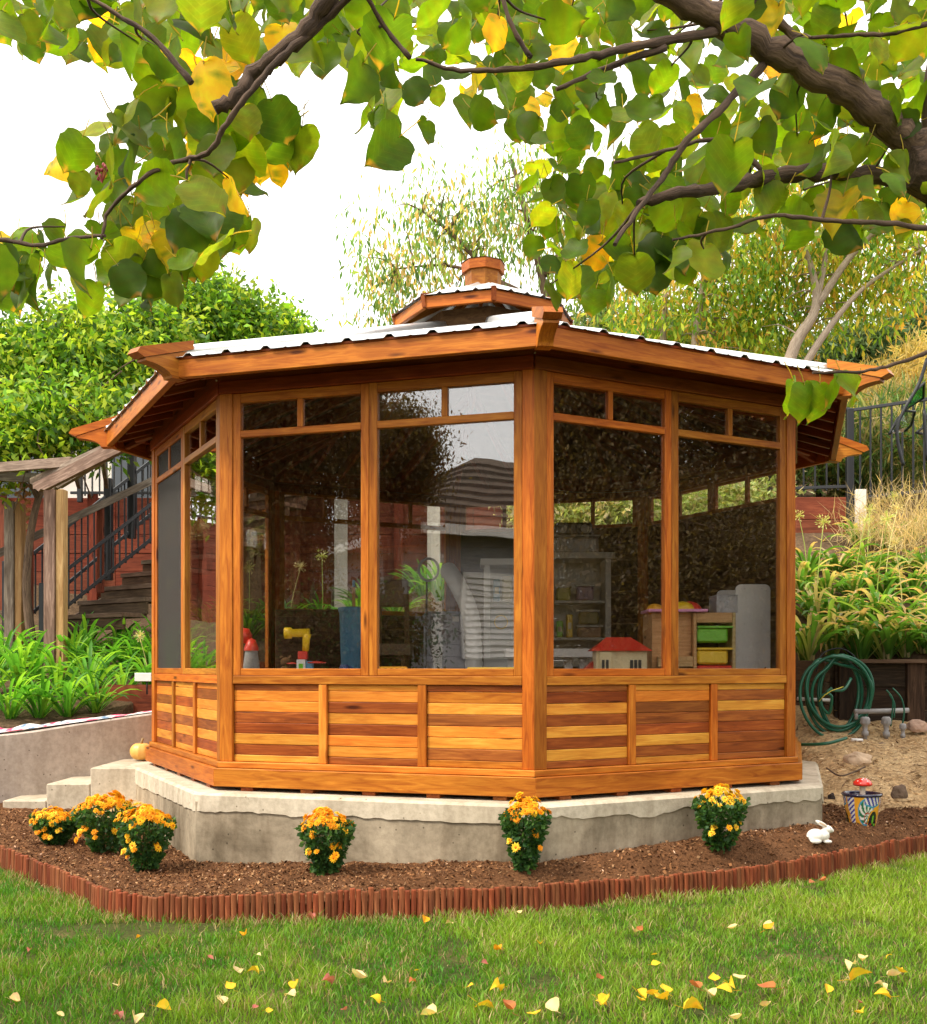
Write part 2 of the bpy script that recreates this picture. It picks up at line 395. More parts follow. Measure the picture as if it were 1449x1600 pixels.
WLINE = [(-8, 7.0), (-4.4, 7.25), (-3.37, 7.72), (-2.65, 8.25), (-2.75, 10.4), (-1.5, 11.3), (1.6, 11.3), (2.75, 10.3), (3.0, 8.62), (8, 8.35)]
def y0(x): return np.interp(x, [-9, -4.4, -3.37, -2.75, -2.70, -1.5, 1.6, 2.85, 2.95, 9], [7.2, 7.4, 7.85, 8.5, 10.4, 11.4, 11.4, 10.3, 8.72, 8.45])
def Hh(x, y):
    r = np.clip((x + 1.5) / 3.5, 0, 1); dyl = y - 8.3; dyr = y - 8.6
    zl = .72 + .21 * np.clip(dyl, 0, 5.3) + np.clip((y - 13.65) * 20, 0, 1) * 1.35 + .12 * np.clip(y - 13.7, 0, 40)
    zr = 1.16 + .46 * np.clip(dyr, 0, 3.6) + .30 * np.clip(dyr - 3.6, 0, 6) + .45 * np.clip(dyr - 9, 0, 8) + .1 * np.clip(dyr - 17, 0, 30)
    return zl * (1 - r) + zr * r
tag(height_sheet('hillside', np.concatenate([np.linspace(-40, -9, 12), np.linspace(-8.8, 9, 200), np.linspace(9.5, 40, 12)]), y0, lambda x: x * 0 + 45, 190, Hh, SOIL, 5, [(1.1, .06), (5, .03)], True), kind='structure')

# grass blades
def grass():
    n = 300000
    # more blades where the photograph shows them large
    y = 3.0 + (rng.random(n) ** .85) * 4.2; x = (rng.random(n) * 2 - 1) * (1.0 + y * .50)
    k = y < edge_y(x) - .015; x = x[k]; y = y[k]
    pn = vnoise(x, y, 1.7, 11); pn2 = vnoise(x, y, 6, 4)
    dmin = np.sqrt(((x + 1.45) / .42) ** 2 + ((y - 4.66) / .15) ** 2)
    keep = (rng.random(len(x)) < np.clip(.92 + pn2 * .9, .25, 1)) & ((dmin > 1) | (rng.random(len(x)) < .12))
    x, y, pn, pn2 = x[keep], y[keep], pn[keep], pn2[keep]; n = len(x)
    h = (.017 + .028 * rng.random(n) ** 1.5) * (1 + .6 * pn + .5 * pn2); wd = .0012 + .0015 * rng.random(n)
    edge = np.clip(1 - (edge_y(x) - y) / .07, 0, 1); h *= 1 + .45 * edge * (rng.random(n) < .6)
    a = rng.random(n) * 6.283; b = rng.random(n) * 6.283; lean = .2 + .9 * rng.random(n)
    dx, dy = np.cos(a) * wd, np.sin(a) * wd; lx, ly = np.cos(b) * h * lean, np.sin(b) * h * lean
    z0 = np.zeros(n) - .002
    p = np.stack([np.stack([x - dx, y - dy, z0], -1), np.stack([x + dx, y + dy, z0], -1),
                  np.stack([x - dx * .8 + lx * .4, y - dy * .8 + ly * .4, h * .62], -1), np.stack([x + dx * .8 + lx * .4, y + dy * .8 + ly * .4, h * .62], -1),
                  np.stack([x + lx, y + ly, h], -1)], 1).reshape(-1, 3)
    i = np.arange(n)[:, None] * 5
    Fc = np.concatenate([i + np.array([[0, 1, 3]]), i + np.array([[0, 3, 2]]), i + np.array([[2, 3, 4]])])
    g = np.array([.055, .21, .010]); yl = np.array([.25, .38, .03]); dry = np.array([.42, .33, .16])
    t = np.clip(.20 + .6 * pn + .5 * pn2 + .40 * rng.random(n) + .12 * x, 0, 1)[:, None]; col = g * (1 - t) + yl * t
    dr = (rng.random(n) < .10 + .30 * np.clip(pn2, 0, 1) + .3 * (y > edge_y(x) - .12)); col[dr] = dry * (.6 + .6 * rng.random((dr.sum(), 1)))
    col *= (.75 + .5 * rng.random((n, 1)))
    o = np_obj('lawn_grass', p, Fc, GRASS, col=np.repeat(col, 5, 0), origin=Vector((0, 0, 0)))
    tag(o, 'short green lawn grass with yellowish patches in front of the wooden edging', 'grass', kind='stuff')
grass()

# ------------------------------------------------------------------ edging
def edging():
    t = thing('garden_edging', (-.03, 4.94, 0), 'low curved border of upright red brown wooden slats between lawn and mulch bed', 'edging')
    L = [0]
    for i in range(1, len(EC)): L.append(L[-1] + (EC[i] - EC[i - 1]).length)
    step = .0278; variants = []
    for k in range(6):
        m = MB(); h = .128 + .003 * k; wv = .0255 - .0004 * (k % 3)
        off = (random.random() * 40, random.random() * 40, random.random() * 40)
        # half-round slat
        prof = [(-wv / 2, .008), (-wv / 2, -.002), (-wv * .34, -.008), (0, -.0105), (wv * .34, -.008), (wv / 2, -.002), (wv / 2, .008)]
        vs = []; gr = []
        for z, sc_ in ((-.02, 1), (h - .004, 1), (h, .82)):
            for px_, py_ in prof: vs.append((px_ * sc_, py_ * sc_, z)); gr.append((z + off[0], px_ + off[1], py_ + off[2]))
        q = len(prof); fs = [(i * q + j, i * q + (j + 1) % q, (i + 1) * q + (j + 1) % q, (i + 1) * q + j) for i in range(2) for j in range(q)]
        fs.append(tuple(range(2 * q, 3 * q))); m.add(vs, fs, gr)
        o = m.build('slat', W_EDGE, t, M=WM[t]); variants.append(o.data); bpy.data.objects.remove(o); 
    kids[t] = []
    s = float(np.interp(-3.05, EX, L)); c = 0; tot = float(np.interp(3.9, EX, L))
    while s < tot and c < 299:
        x = np.interp(s, L, [p.x for p in EC]); y = np.interp(s, L, [p.y for p in EC])
        x2 = np.interp(s + .01, L, [p.x for p in EC]); y2 = np.interp(s + .01, L, [p.y for p in EC])
        o = bpy.data.objects.new('slat', random.choice(variants))
        zoff = -.012 + .008 * math.sin(s * 2.1) + random.uniform(-.003, .003)
        if c % 27 == 0: zoff += .003
        link(o, Matrix.Translation((x, y, zoff)) @ Matrix.Rotation(math.atan2(y2 - y, x2 - x), 4, 'Z') @ Matrix.Rotation(random.uniform(-.02, .02), 4, 'Y') @ Matrix.Rotation(random.uniform(-.05, .02), 4, 'X'), t)
        s += step; c += 1
edging()

# ------------------------------------------------------------------ foundation
def oct_pt(Rr, k, z): a = ROT + k * math.pi / 4; return Vector((CX - Rr * math.sin(a), CY - Rr * math.cos(a), z))
SL = .45
def foundation():
    t = thing('concrete_foundation', (CX, CY, 0), 'octagonal grey concrete foundation slab with a jagged pour line under the gazebo', 'foundation')
    RC = 2.56
    def ring(Rr, z): return [oct_pt(Rr, k, z) for k in range(8)]
    m = MB(); v = ring(RC - .006, -.1) + ring(RC - .006, SL - .05)
    m.add(v, [(k, 8 + k, 8 + (k + 1) % 8, (k + 1) % 8) for k in range(8)] + [tuple(range(8, 16))])
    m.build('lower_footing', CONC, t)
    # upper pour, with uneven lower lip
    m = MB(); N = 60; outer = []
    for k in range(8):
        a = oct_pt(RC, k, 0); b = oct_pt(RC, k + 1, 0)
        for i in range(N):
            f = i / N; p = a.lerp(b, f)
            if i == 0: p = p + (Vector((CX, CY, 0)) - p).normalized() * .012
            outer.append(p)
    n = len(outer); cen = Vector((CX, CY, 0)); vs = []; dr = []
    def sh(p, d): q = cen + (p - cen) * (1 - d / RC); return q
    for i, p in enumerate(outer):
        s = i / N; k = int(s) 
        amp = .010 + (.008 if k in (7,) else 0.0)
        d = -.105 + amp * (mnoise.noise((i * .11, 0, 3)) * 1.6 + .9 * mnoise.noise((i * .47, 0, 8)) + .6 * mnoise.noise((i * 1.3, 0, 2))) + .006 * math.sin(s * 2.3 + .5) + (.028 if k == 7 else 0) * 1
        dr.append(d)
    for i, p in enumerate(outer): vs.append(sh(p, .02) + Vector((0, 0, SL)))
    for i, p in enumerate(outer): vs.append(p + Vector((0, 0, SL - .014)))
    for i, p in enumerate(outer): vs.append(sh(p, -.003) + Vector((0, 0, SL + dr[i])))
    for i, p in enumerate(outer): vs.append(sh(p, .03) + Vector((0, 0, SL + dr[i] - .002)))
    fs = [tuple(range(n))[::-1]]
    for r in range(3): fs += [(r * n + i, r * n + (i + 1) % n, (r + 1) * n + (i + 1) % n, (r + 1) * n + i)[::-1] for i in range(n)]
    m.add(vs, fs); o = m.build('upper_pour', CONC_U, t)
    t2 = thing('concrete_steps', (-3.0, 7.8, 0), 'flight of low pale concrete steps rising to the slab on the left of the gazebo', 'steps')
    m = MB(); m.box((-2.38, 8.6, .1965), (.50, 2.32, .5), 0, .008); m.build('landing', CONC_U, t2)
    for i in range(4):
        x1 = -2.632 - .302 * i; zt = SL - .115 * (i + 1)
        m = MB(); m.box((x1 - .151, 7.98 - .003 * i, (zt - .15) / 2), (.300, 1.08, zt + .15), 0, .006); m.build('step', CONC_U, t2)
    # wedge of coarse rendering below the steps
foundation()

# left retaining wall
def wall_poly(name, pts, thick, mat, label, cat, zb=-.1):
    t = thing(name, (pts[len(pts) // 2][0], pts[len(pts) // 2][1], 0), label, cat)
    m = MB(); n = len(pts); vs = []
    for i, (x, y, z) in enumerate(pts):
        a = Vector(pts[max(i - 1, 0)][:2]); b = Vector(pts[min(i + 1, n - 1)][:2]); d = (b - a).normalized(); nn = Vector((-d.y, d.x))
        for q, zz in ((0, zb), (0, z - .01), (.012, z), (thick - .01, z), (thick, z - .01), (thick, zb)):
            vs.append((x + nn.x * q, y + nn.y * q, zz))
    fs = [(i * 6 + j, (i + 1) * 6 + j, (i + 1) * 6 + j + 1, i * 6 + j + 1) for i in range(n - 1) for j in range(5)]
    fs += [tuple(range(6)), tuple(range((n - 1) * 6, n * 6))[::-1]]
    m.add(vs, fs); m.build('wall_body', mat, t); return t
wp = catmull([(-6.5, 6.9, .60), (-4.4, 7.2, .62), (-3.37, 7.66, .66), (-2.85, 8.0, .73), (-2.4, 8.34, .79), (-2.1, 8.9, .8), (-2.05, 9.6, .8)], 6)
wall_poly('retaining_wall', [tuple(p) for p in wp], .2, CONC_L, 'pale smooth concrete retaining wall behind the steps on the left', 'wall')
# plank box beyond the wall
t = thing('planter_side', P(180, 1118, 8.9), 'dark reddish brown wooden planter board with a sloping end above the left wall', 'planter board')
m = MB(); y = 8.9
poly = [P(88, 1122, y), P(96, 1113, y), P(165, 1070, y), P(300, 1070, y), P(300, 1122, y)]
vs = [p for p in poly] + [p + Vector((0, .05, 0)) for p in poly]
m.add(vs, [(4, 3, 2, 1, 0), (5, 6, 7, 8, 9)] + [(i, (i + 1) % 5, 5 + (i + 1) % 5, 5 + i) for i in range(5)], [(p[0], p[2], p[1]) for p in vs]); m.build('board', W_RED, t)
m = MB(); m.board(P(-120, 1133, 8.3), P(100, 1124, 8.9), .09, .05); m.build('low_board', W_RED, t)
# crumpled cloth on the wall
t = thing('patterned_cloth', P(60, 1137, 7.75), 'crumpled white cloth with pink and red pattern lying along the top of the left wall', 'cloth')
xs = np.linspace(0, 1, 60); U, V2 = np.meshgrid(xs, np.linspace(-1, 1, 12), indexing='ij')
bx = -3.75 + U * 1.35; by = np.interp(bx, [-4.4, -3.37, -2.85, -2.4], [7.2, 7.66, 8.0, 8.34]) + .12 + V2 * .09
bz = np.interp(bx, [-4.4, -3.37, -2.85, -2.4], [.62, .66, .73, .79]) + .006 + .05 * np.clip(1 - V2 ** 2, 0, 1) * np.clip(.45 + vnoise(U * 1.0, V2 * .3, 9, 2), .1, 1) * np.clip(1.25 - U, .2, 1) + .008
pat = vnoise(U * 22, V2 * 2.2, 1, 5); colr = np.where((pat > .18)[..., None], np.array([.65, .06, .16]), np.where((pat < -.36)[..., None], np.array([.15, .25, .4]), np.array([.82, .80, .78])))
i, j = np.meshgrid(np.arange(59), np.arange(11), indexing='ij'); a = (i * 12 + j).ravel()
np_obj('fabric', np.stack([bx, by, bz], -1).reshape(-1, 3), np.stack([a, a + 12, a + 13, a + 1], -1), PAINT, t, col=colr.reshape(-1, 3), smooth=True)
# pumpkin
def pumpkin():
    c = P(221, 1186, 8.0); c.z = SL; t = thing('pumpkin', c, 'small pale orange pumpkin sitting on the slab behind the left corner of the gazebo', 'pumpkin')
    m = MB(); vs = []; n, k = 48, 14
    for i in range(k + 1):
        ph = math.pi * i / k
        for j in range(n):
            a = 2 * math.pi * j / n; rr = .085 * math.sin(ph) ** .8 * (1 - .07 * abs(math.cos(a * 5)) ** .5)
            vs.append(c + Vector((rr * math.cos(a), rr * math.sin(a), .066 - .066 * math.cos(ph) * (1 - .25 * math.exp(-(rr / .02) ** 2)))))
    m.add(vs, [(i * n + j, i * n + (j + 1) % n, (i + 1) * n + (j + 1) % n, (i + 1) * n + j) for i in range(k) for j in range(n)], None, True)
    m.build('body', flat('pumpkin_skin', (.75, .42, .10), .4), t)
    m = MB(); m.tube([c + Vector((0, 0, .115)), c + Vector((.004, 0, .14)), c + Vector((.014, 0, .165))], [.014, .009, .010], 8); m.build('stem', flat('stem', (.30, .20, .09), .8), t)
pumpkin()
t = thing('garden_light', P(225, 1068, 8.7), 'small white rectangular box on a stake above the planter board, left of the gazebo', 'garden light')
m = MB(); m.box(P(225, 1058, 8.7), (.135, .05, .068)); m.build('housing', flat('white_plastic', (.8, .79, .77), .4), t)
m = MB(); m.tube([P(230, 1063, 8.7), P(230, 1085, 8.7)], .008, 6); m.build('stake', M_BLACK, t)

# ------------------------------------------------------------------ gazebo
B0 = .475
gz = thing('gazebo', (CX, CY, SL), 'octagonal stained wooden gazebo with glass windows, striped plank panels and white metal roof', 'gazebo')
RW = 2.39; SIDE = 2 * RW * math.sin(math.pi / 8)
class Side:
    def __init__(s, j):
        s.j = j; s.l = oct_pt(RW, j + 1, 0); s.r = oct_pt(RW, j, 0); s.u = (s.r - s.l).normalized(); s.n = Vector((s.u.y, -s.u.x, 0)); s.L = SIDE
    def W(s, u, z, o=0): p = s.l + s.u * u + s.n * o; return Vector((p.x, p.y, z))
    def vb(s, m, u0, u1, z0, z1, o=0, t=.04):      # vertical member, outer face at offset o
        uc = (u0 + u1) / 2; m.board(s.W(uc, z0, o - t / 2), s.W(uc, z1, o - t / 2), u1 - u0, t, up=s.u)
    def hb(s, m, u0, u1, z0, z1, o=0, t=.04):
        zc = (z0 + z1) / 2; m.board(s.W(u0, zc, o - t / 2), s.W(u1, zc, o - t / 2), z1 - z0, t)
def one(name, mat, fn, *a, **k): m = MB(); fn(m, *a, **k); return m.build(name, mat, gz)
ZR0, ZR1, ZS0, ZG, ZT0, ZT1, ZTP, ZH = 1.05, 1.097, 1.097, 1.137, 2.439, 2.479, 2.636, 2.69
PL = {0: ['DLLDDLDL', 'LLDLDLLD', 'DMLDLLDM'], 7: ['DDLDLDLD', 'LLDDDLDL', 'LDLDDDDD'], 1: ['DLDLDDLD', 'LLDLDLDL', 'LDLLDLDL']}
MT = {'D': W_DARK, 'L': W_LIGHT, 'M': W_MID}
for j in range(8):
    S = Side(j); L = S.L
    front = j in (0, 1, 7)
    wm = W_MID
    one('post', W_MID, S.vb, .0, .078, .612, ZH, 0, .05)
    one('post', W_MID, S.vb, L - .064, L, .612, ZH, 0, .05)
    one('header_trim', W_EAVE_SHADE, S.hb, .002, L - .002, ZH, ZH + .07, .012, .05)
    one('top_beam', W_EAVE_SHADE, S.hb, .004, L - .004, ZH + .072, 2.885, -.004, .06)
    for z0_, z1_, o_, t_, nm, mt in ((.474, .576, .040, .04, 'base_board', W_MID), (.578, .611, .016, .05, 'base_trim', W_LIGHT if j == 0 else W_MID)):
        ex = o_ * math.tan(math.pi / 8)
        one(nm, mt, S.hb, -ex, L + ex, z0_, z1_, o_, t_)
    for k in range(5):
        m = MB(); c = S.W(.18 + k * (L - .36) / 4, (SL + B0) / 2 - .002, -.05); m.board(c - S.n * .09, c + S.n * .07, B0 - SL - .002, .075); m.build('shim_block', W_DARK, gz)
    if j in (3, 4, 5, 2, 6):
        # back and side walls
        inner = j
        solid = j in (3 + 0, 4, 5) 
    kindw = {0: 'full', 7: 'full', 1: 'full', 2: 'full', 3: 'high', 4: 'solid', 5: 'solid', 6: 'solid'}[j]
    one('rail', W_MID, S.hb, .08, L - .066, ZR0, ZR1, -.002, .045)
    # planks in three panels
    inn0, inn1 = .08, L - .066; bw = .05; pw = (inn1 - inn0 - 2 * bw) / 3
    for p in range(3):
        a = inn0 + p * (pw + bw)
        if p: one('batten', W_LIGHT if p == 1 and j == 0 else W_MID, S.vb, a - bw + .001, a - .001, .612, ZR0 - .001, -.004, .04)
        rows = PL.get(j, ['LDLDDLDL', 'DLLDLDDL', 'LDDLDLLD'])[p]
        z = ZR0 - .001
        hs = [.036] + [.0605] * 6; hs.append(z - .612 - sum(hs))
        for q, ch in enumerate(rows):
            one('plank', MT[ch], S.hb, a + .001, a + pw - .001, z - hs[q] + .0012, z, -.020 + random.uniform(-.0015, .0015), .02); z -= hs[q]
    us = [(.078, L * .495), (L * .495, L - .064)]
    if kindw == 'solid' or kindw == 'high':
        # interior plank wall, with high windows
        zt = ZT0 - .02 if kindw == 'solid' else 1.62
        z = ZR1
        nrow = int(round((zt - z) / .14)); hh = (zt - z) / nrow
        for q in range(nrow):
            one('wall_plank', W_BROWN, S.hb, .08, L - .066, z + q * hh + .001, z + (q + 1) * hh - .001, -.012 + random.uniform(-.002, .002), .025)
    for wi, (a, b) in enumerate(us):
        m = MB(); st = .048
        zb = {'full': ZS0, 'high': 1.62, 'solid': ZT0 - .02}[kindw]; tp = ZTP + (.0 if kindw == 'full' else .03)
        S.vb(m, a + .001, a + st, zb + .001, ZH - .001, -.008, .036); S.vb(m, b - st, b - .001, zb + .001, ZH - .001, -.008, .036)
        S.hb(m, a + st, b - st, zb + .001, zb + (.04 if kindw != 'solid' else .03), -.010, .034)
        S.hb(m, a + st, b - st, tp, ZH - .001, -.010, .034)
        if kindw != 'solid': S.hb(m, a + st, b - st, ZT0, ZT1, -.008, .036)
        mid = (a + b) / 2; zt1 = ZT1 if kindw != 'solid' else zb + .03
        S.vb(m, mid - .017, mid + .017, zt1, tp, -.012, .03)
        wn = m.build('window', W_MID, gz)
        panes = [(a + st - .005, mid - .012, zt1 - .005, tp + .005), (mid + .012, b - st + .005, zt1 - .005, tp + .005)]
        if kindw != 'solid': panes.append((a + st - .005, b - st + .005, zb + .036, ZT0 + .004))
        for (u0, u1, z0_, z1_) in panes:
            m = MB(); S.hb(m, u0, u1, z0_, z1_, -.027, .004); m.build('pane', GLASS, wn)
        if j == 1 and wi == 0:
            m = MB(); S.hb(m, a + st, b - st, zb + .038, ZT0 - .002, -.019, .002); m.build('insect_screen', SCREEN, wn)
            m = MB(); S.hb(m, a + st, b - st, zt1, tp, -.0215, .002); m.build('insect_screen', SCREEN, wn)
# floor
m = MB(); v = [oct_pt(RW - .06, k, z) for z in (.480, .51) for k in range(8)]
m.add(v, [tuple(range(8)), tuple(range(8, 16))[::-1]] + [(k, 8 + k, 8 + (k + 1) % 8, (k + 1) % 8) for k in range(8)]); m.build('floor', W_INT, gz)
# roof
ct, c8 = math.tan(math.pi / 8), math.cos(math.pi / 8)
RF = 2.71; AF = RF * c8; PITCH = .337; ZE = 2.83
def zr(a): return ZE + (AF - a) * PITCH
for j in range(8):
    am = ROT + (j + .5) * math.pi / 4; n = Vector((-math.sin(am), -math.cos(am), 0)); u = Vector((-n.y, n.x, 0)); cen = Vector((CX, CY, 0))
    Q = lambda a, s, z: cen + n * a + u * s + Vector((0, 0, z))
    half = AF * ct
    m = MB(); m.board(Q(AF - .02, -half + .035, 2.764), Q(AF - .02, half - .035, 2.764), .098, .04); m.build('fascia', W_MID, gz)
    m = MB(); m.board(Q(AF - .045, -half + .05, 2.822), Q(AF - .045, half - .05, 2.822), .016, .09); m.build('drip_board', W_EAVE_SHADE, gz)
    # dark deck added below the metal sheets to darken the eave undersides
    m = MB(); ai = .42; th = .012
    v = []
    for dz in (-.012, -.024):
        for a, s in ((AF - .01, -1), (AF - .01, 1), (ai, 1), (ai, -1)): v.append(Q(a, s * a * ct, zr(a) + dz))
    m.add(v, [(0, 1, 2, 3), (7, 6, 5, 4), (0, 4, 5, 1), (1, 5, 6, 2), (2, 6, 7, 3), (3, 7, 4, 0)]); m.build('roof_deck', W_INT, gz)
    # common rafters
    for k in range(-3, 4):
        s = k * .29
        a1 = max(.5, abs(s) / ct + .06)
        m = MB(); m.board(Q(AF - .045, s, zr(AF) - .065), Q(a1, s, zr(a1) - .075), .085, .038); m.build('rafter', W_EAVE_SHADE, gz)
    # ribbed metal sheets
    rib = .232; prof = []
    s = -math.ceil(half / rib) * rib
    while s < half + rib:
        prof += [(s - .030, 0), (s - .012, .017), (s + .012, .017), (s + .030, 0), (s + rib * .5 - .012, 0), (s + rib * .5, .004), (s + rib * .5 + .012, 0)]; s += rib
    prof = [p for p in prof if -half + .03 < p[0] < half - .03]; prof = [(-half + .03, 0)] + prof + [(half - .03, 0)]
    m = MB(); vs = []; fs = []
    a0 = AF + .018
    for (s, h) in prof:
        at = max(ai - .05, abs(s) / ct + .02); at = min(at, a0 - .01)
        vs += [Q(a0, s, zr(a0) + h), Q(at, s, zr(at) + h), Q(a0, s, zr(a0) + h - .003), Q(at, s, zr(at) + h - .003)]
    for i in range(len(prof) - 1):
        b = i * 4; fs += [(b, b + 4, b + 5, b + 1), (b + 2, b + 3, b + 7, b + 6), (b, b + 2, b + 6, b + 4)]
    m.add(vs, fs); m.build('metal_roofing', M_METAL, gz)
for k in range(8):
    a = ROT + k * math.pi / 4; d = Vector((-math.sin(a), -math.cos(a), 0)); cen = Vector((CX, CY, 0))
    zh = lambda r: zr(r * c8)
    m = MB(); m.prism([(2.60, zh(2.60) + .025), (2.60, zh(2.6) + .075), (2.935, zh(2.935) + .070), (2.955, zh(2.955) + .045), (2.91, zh(2.91) + .012)], d, .092, cen); m.build('hip_end_cap', W_MID, gz)
    cur = [(2.64, 2.712), (2.735, 2.706)] + [(2.735 + .165 * (1 - math.cos(q)), 2.706 + .060 * math.sin(q)) for q in np.linspace(.25, math.pi / 2, 8)] + [(2.90, zh(2.90) + .010), (2.64, zh(2.64) + .020)]
    m = MB(); m.prism(cur, d, .078, cen); m.build('hip_corbel', W_MID, gz)
    m = MB(); m.board(cen + d * 2.52 + Vector((0, 0, zh(2.52) - .08)), cen + d * .5 + Vector((0, 0, zh(.5) - .08)), .12, .05); m.build('hip_rafter', W_EAVE_SHADE, gz)
    m = MB(); m.tube([cen + d * 2.66 + Vector((0, 0, zh(2.66) + .022)), cen + d * .45 + Vector((0, 0, zh(.45) + .022))], .035, 8); m.build('hip_cap', M_METAL, gz)
    if k in (0, 1):
        for q in (0, 1): m = MB(); p = oct_pt(RW + .016, k, 2.80 - q * .035) - Vector((.06 if k == 0 else -.06, 0, 0)) * 0; m.tube([p, p + d * .012], .005, 8); m.build('screw', flat('screw', (.7, .7, .68), .3, metal=.8) if 'screw' not in bpy.data.materials else bpy.data.materials['screw'], gz)
# cupola
def octring(m, prof, mat_s=False): m.lathe([(r, z) for r, z in prof], (CX, CY, 0), 8, False, -math.pi / 2 - ROT)
m = MB(); octring(m, [(.46, 3.42), (.46, 3.66)]); m.build('cupola_wall', W_INT, gz)  # dark wood colour stands for the shaded void under the cupola roof
RQ = .65
for j in range(8):
    am = ROT + (j + .5) * math.pi / 4; n = Vector((-math.sin(am), -math.cos(am), 0)); u = Vector((-n.y, n.x, 0)); cen = Vector((CX, CY, 0)); AQ = RQ * c8; h = AQ * ct
    m = MB(); m.board(cen + n * (AQ - .01) - u * (h - .012) + Vector((0, 0, 3.668)), cen + n * (AQ - .01) + u * (h - .012) + Vector((0, 0, 3.668)), .078, .03); m.build('cupola_fascia', W_MID, gz)
    m = MB(); vs = []; ss = np.linspace(-h - .01, h + .01, 25); a0 = AQ + .03
    for i, s in enumerate(ss):
        hh = .016 if i % 6 in (0,) else 0; at = max(.13, min(abs(s) / ct, a0 - .002)); zz = lambda a: 3.722 + (AQ - a) * .44
        vs += [cen + n * a0 + u * s + Vector((0, 0, zz(a0) + hh)), cen + n * at + u * s + Vector((0, 0, zz(at) + hh))]
    m.add(vs, [(2 * i, 2 * i + 2, 2 * i + 3, 2 * i + 1) for i in range(24)]); m.build('cupola_roofing', M_METAL, gz)
    a = ROT + j * math.pi / 4; d = Vector((-math.sin(a), -math.cos(a), 0))
    m = MB(); m.prism([(.58, 3.64), (.655, 3.635), (.675, 3.725), (.58, 3.75)], d, .034, cen); m.build('cupola_corner', W_DARK, gz)
    m = MB(); m.board(cen + d * .60 + Vector((0, 0, 3.66)), cen + d * .12 + Vector((0, 0, 3.90)), .05, .03); m.build('cupola_rafter', W_MID, gz)
m = MB(); octring(m, [(.0, 3.93), (.132, 3.93), (.138, 4.045), (.0, 4.045)]); m.build('finial_base', W_MID, gz)
m = MB(); octring(m, [(.0, 4.047), (.158, 4.047), (.162, 4.115), (.0, 4.125)]); m.build('finial_cap', W_MID, gz)
m = MB(); octring(m, [(.168, 4.118), (.0, 4.135)]); m.build('finial_flashing', M_BLACK, gz)

# ------------------------------------------------------------------ foliage helpers
def leaf_cloud(ells, nclump, nleaf, size, pal, csz=.16, aspect=.45, droop=.2, zst=1.0, shell=.35, seed=1, bright=.35):
    """ells: (centre, (rx,ry,rz)). Leaves grow in clumps through the volume."""
    r = np.random.default_rng(seed); vol = np.array([e[1][0] * e[1][1] * e[1][2] for e in ells]) ** .7; vol /= vol.sum()
    ei = r.choice(len(ells), nclump, p=vol); cc = np.array([tuple(e[0]) for e in ells])[ei]; rr = np.array([e[1] for e in ells])[ei]
    d = r.normal(size=(nclump, 3)); d /= np.linalg.norm(d, axis=1)[:, None]; rad = (shell + (1 - shell) * r.random(nclump) ** .5)[:, None]
    cp = cc + d * rad * rr * (1 + .12 * r.normal(size=(nclump, 1)))
    pal = np.array(pal); pc = pal[r.integers(0, len(pal), nclump)] * (1 + bright * (r.random((nclump, 1)) * 2 - 1))
    n = nclump * nleaf; ci = np.repeat(np.arange(nclump), nleaf); g = r.normal(size=(n, 3)) * csz; g[:, 2] *= zst
    p = cp[ci] + g; col = pc[ci] * (.75 + .5 * r.random((n, 1)))
    mixm = r.random(n) < .25; col[mixm] = pal[r.integers(0, len(pal), mixm.sum())]
    ax = r.normal(size=(n, 3)); ax[:, 2] -= droop * 4; ax /= np.linalg.norm(ax, axis=1)[:, None]
    o = r.normal(size=(n, 3)); sdv = np.cross(ax, o); sdv /= np.linalg.norm(sdv, axis=1)[:, None] + 1e-9
    L = (size * (.7 + .6 * r.random(n)))[:, None]; Wd = L * aspect / 2; nn = np.cross(ax, sdv) * L * .08
    V = np.stack([p, p + ax * L * .45 + sdv * Wd + nn, p + ax * L, p + ax * L * .45 - sdv * Wd + nn], 1).reshape(-1, 3)
    Fc = np.arange(n * 4).reshape(n, 4)
    return V, Fc, np.clip(np.repeat(col, 4, 0), 0, 1), cp
def E_(px, py, Y, rx, ry, dz=None):
    return (P(px, py, Y), (rx * Y / F, (dz if dz else rx * Y / F * .8), ry * Y / F))
def limb_mesh(m, pts, r0, r1, n=8):
    pts = catmull(pts, 5); k = len(pts); m.tube(pts, [r0 + (r1 - r0) * i / (k - 1) for i in range(k)], n)
def bark(name, c1, c2, sc_=12, rough=.9):
    m, n, l, b = newmat(name); a = n.new('ShaderNodeAttribute'); a.attribute_name = 'grain'; v = a.outputs['Vector']
    f = noise_tex(n, l, mapping(n, l, v, (3, 12, 12)), sc_ / 4, 7, .7, .6)
    l.new(ramp(n, l, f, [(.35, c1), (.62, c2)]), b.inputs['Base Color']); b.inputs['Roughness'].default_value = rough
    bump(n, l, f, b, .8, .01); return m
BARK = bark('bark_dark', (.030, .017, .011), (.14, .085, .055)); BARK_P2 = bark('bark_branch', (.12, .085, .06), (.38, .29, .21)); BARK_P = bark('bark_pale', (.22, .16, .12), (.45, .36, .28)); BARK_M = bark('bark_grey_brown', (.040, .022, .014), (.23, .145, .092))

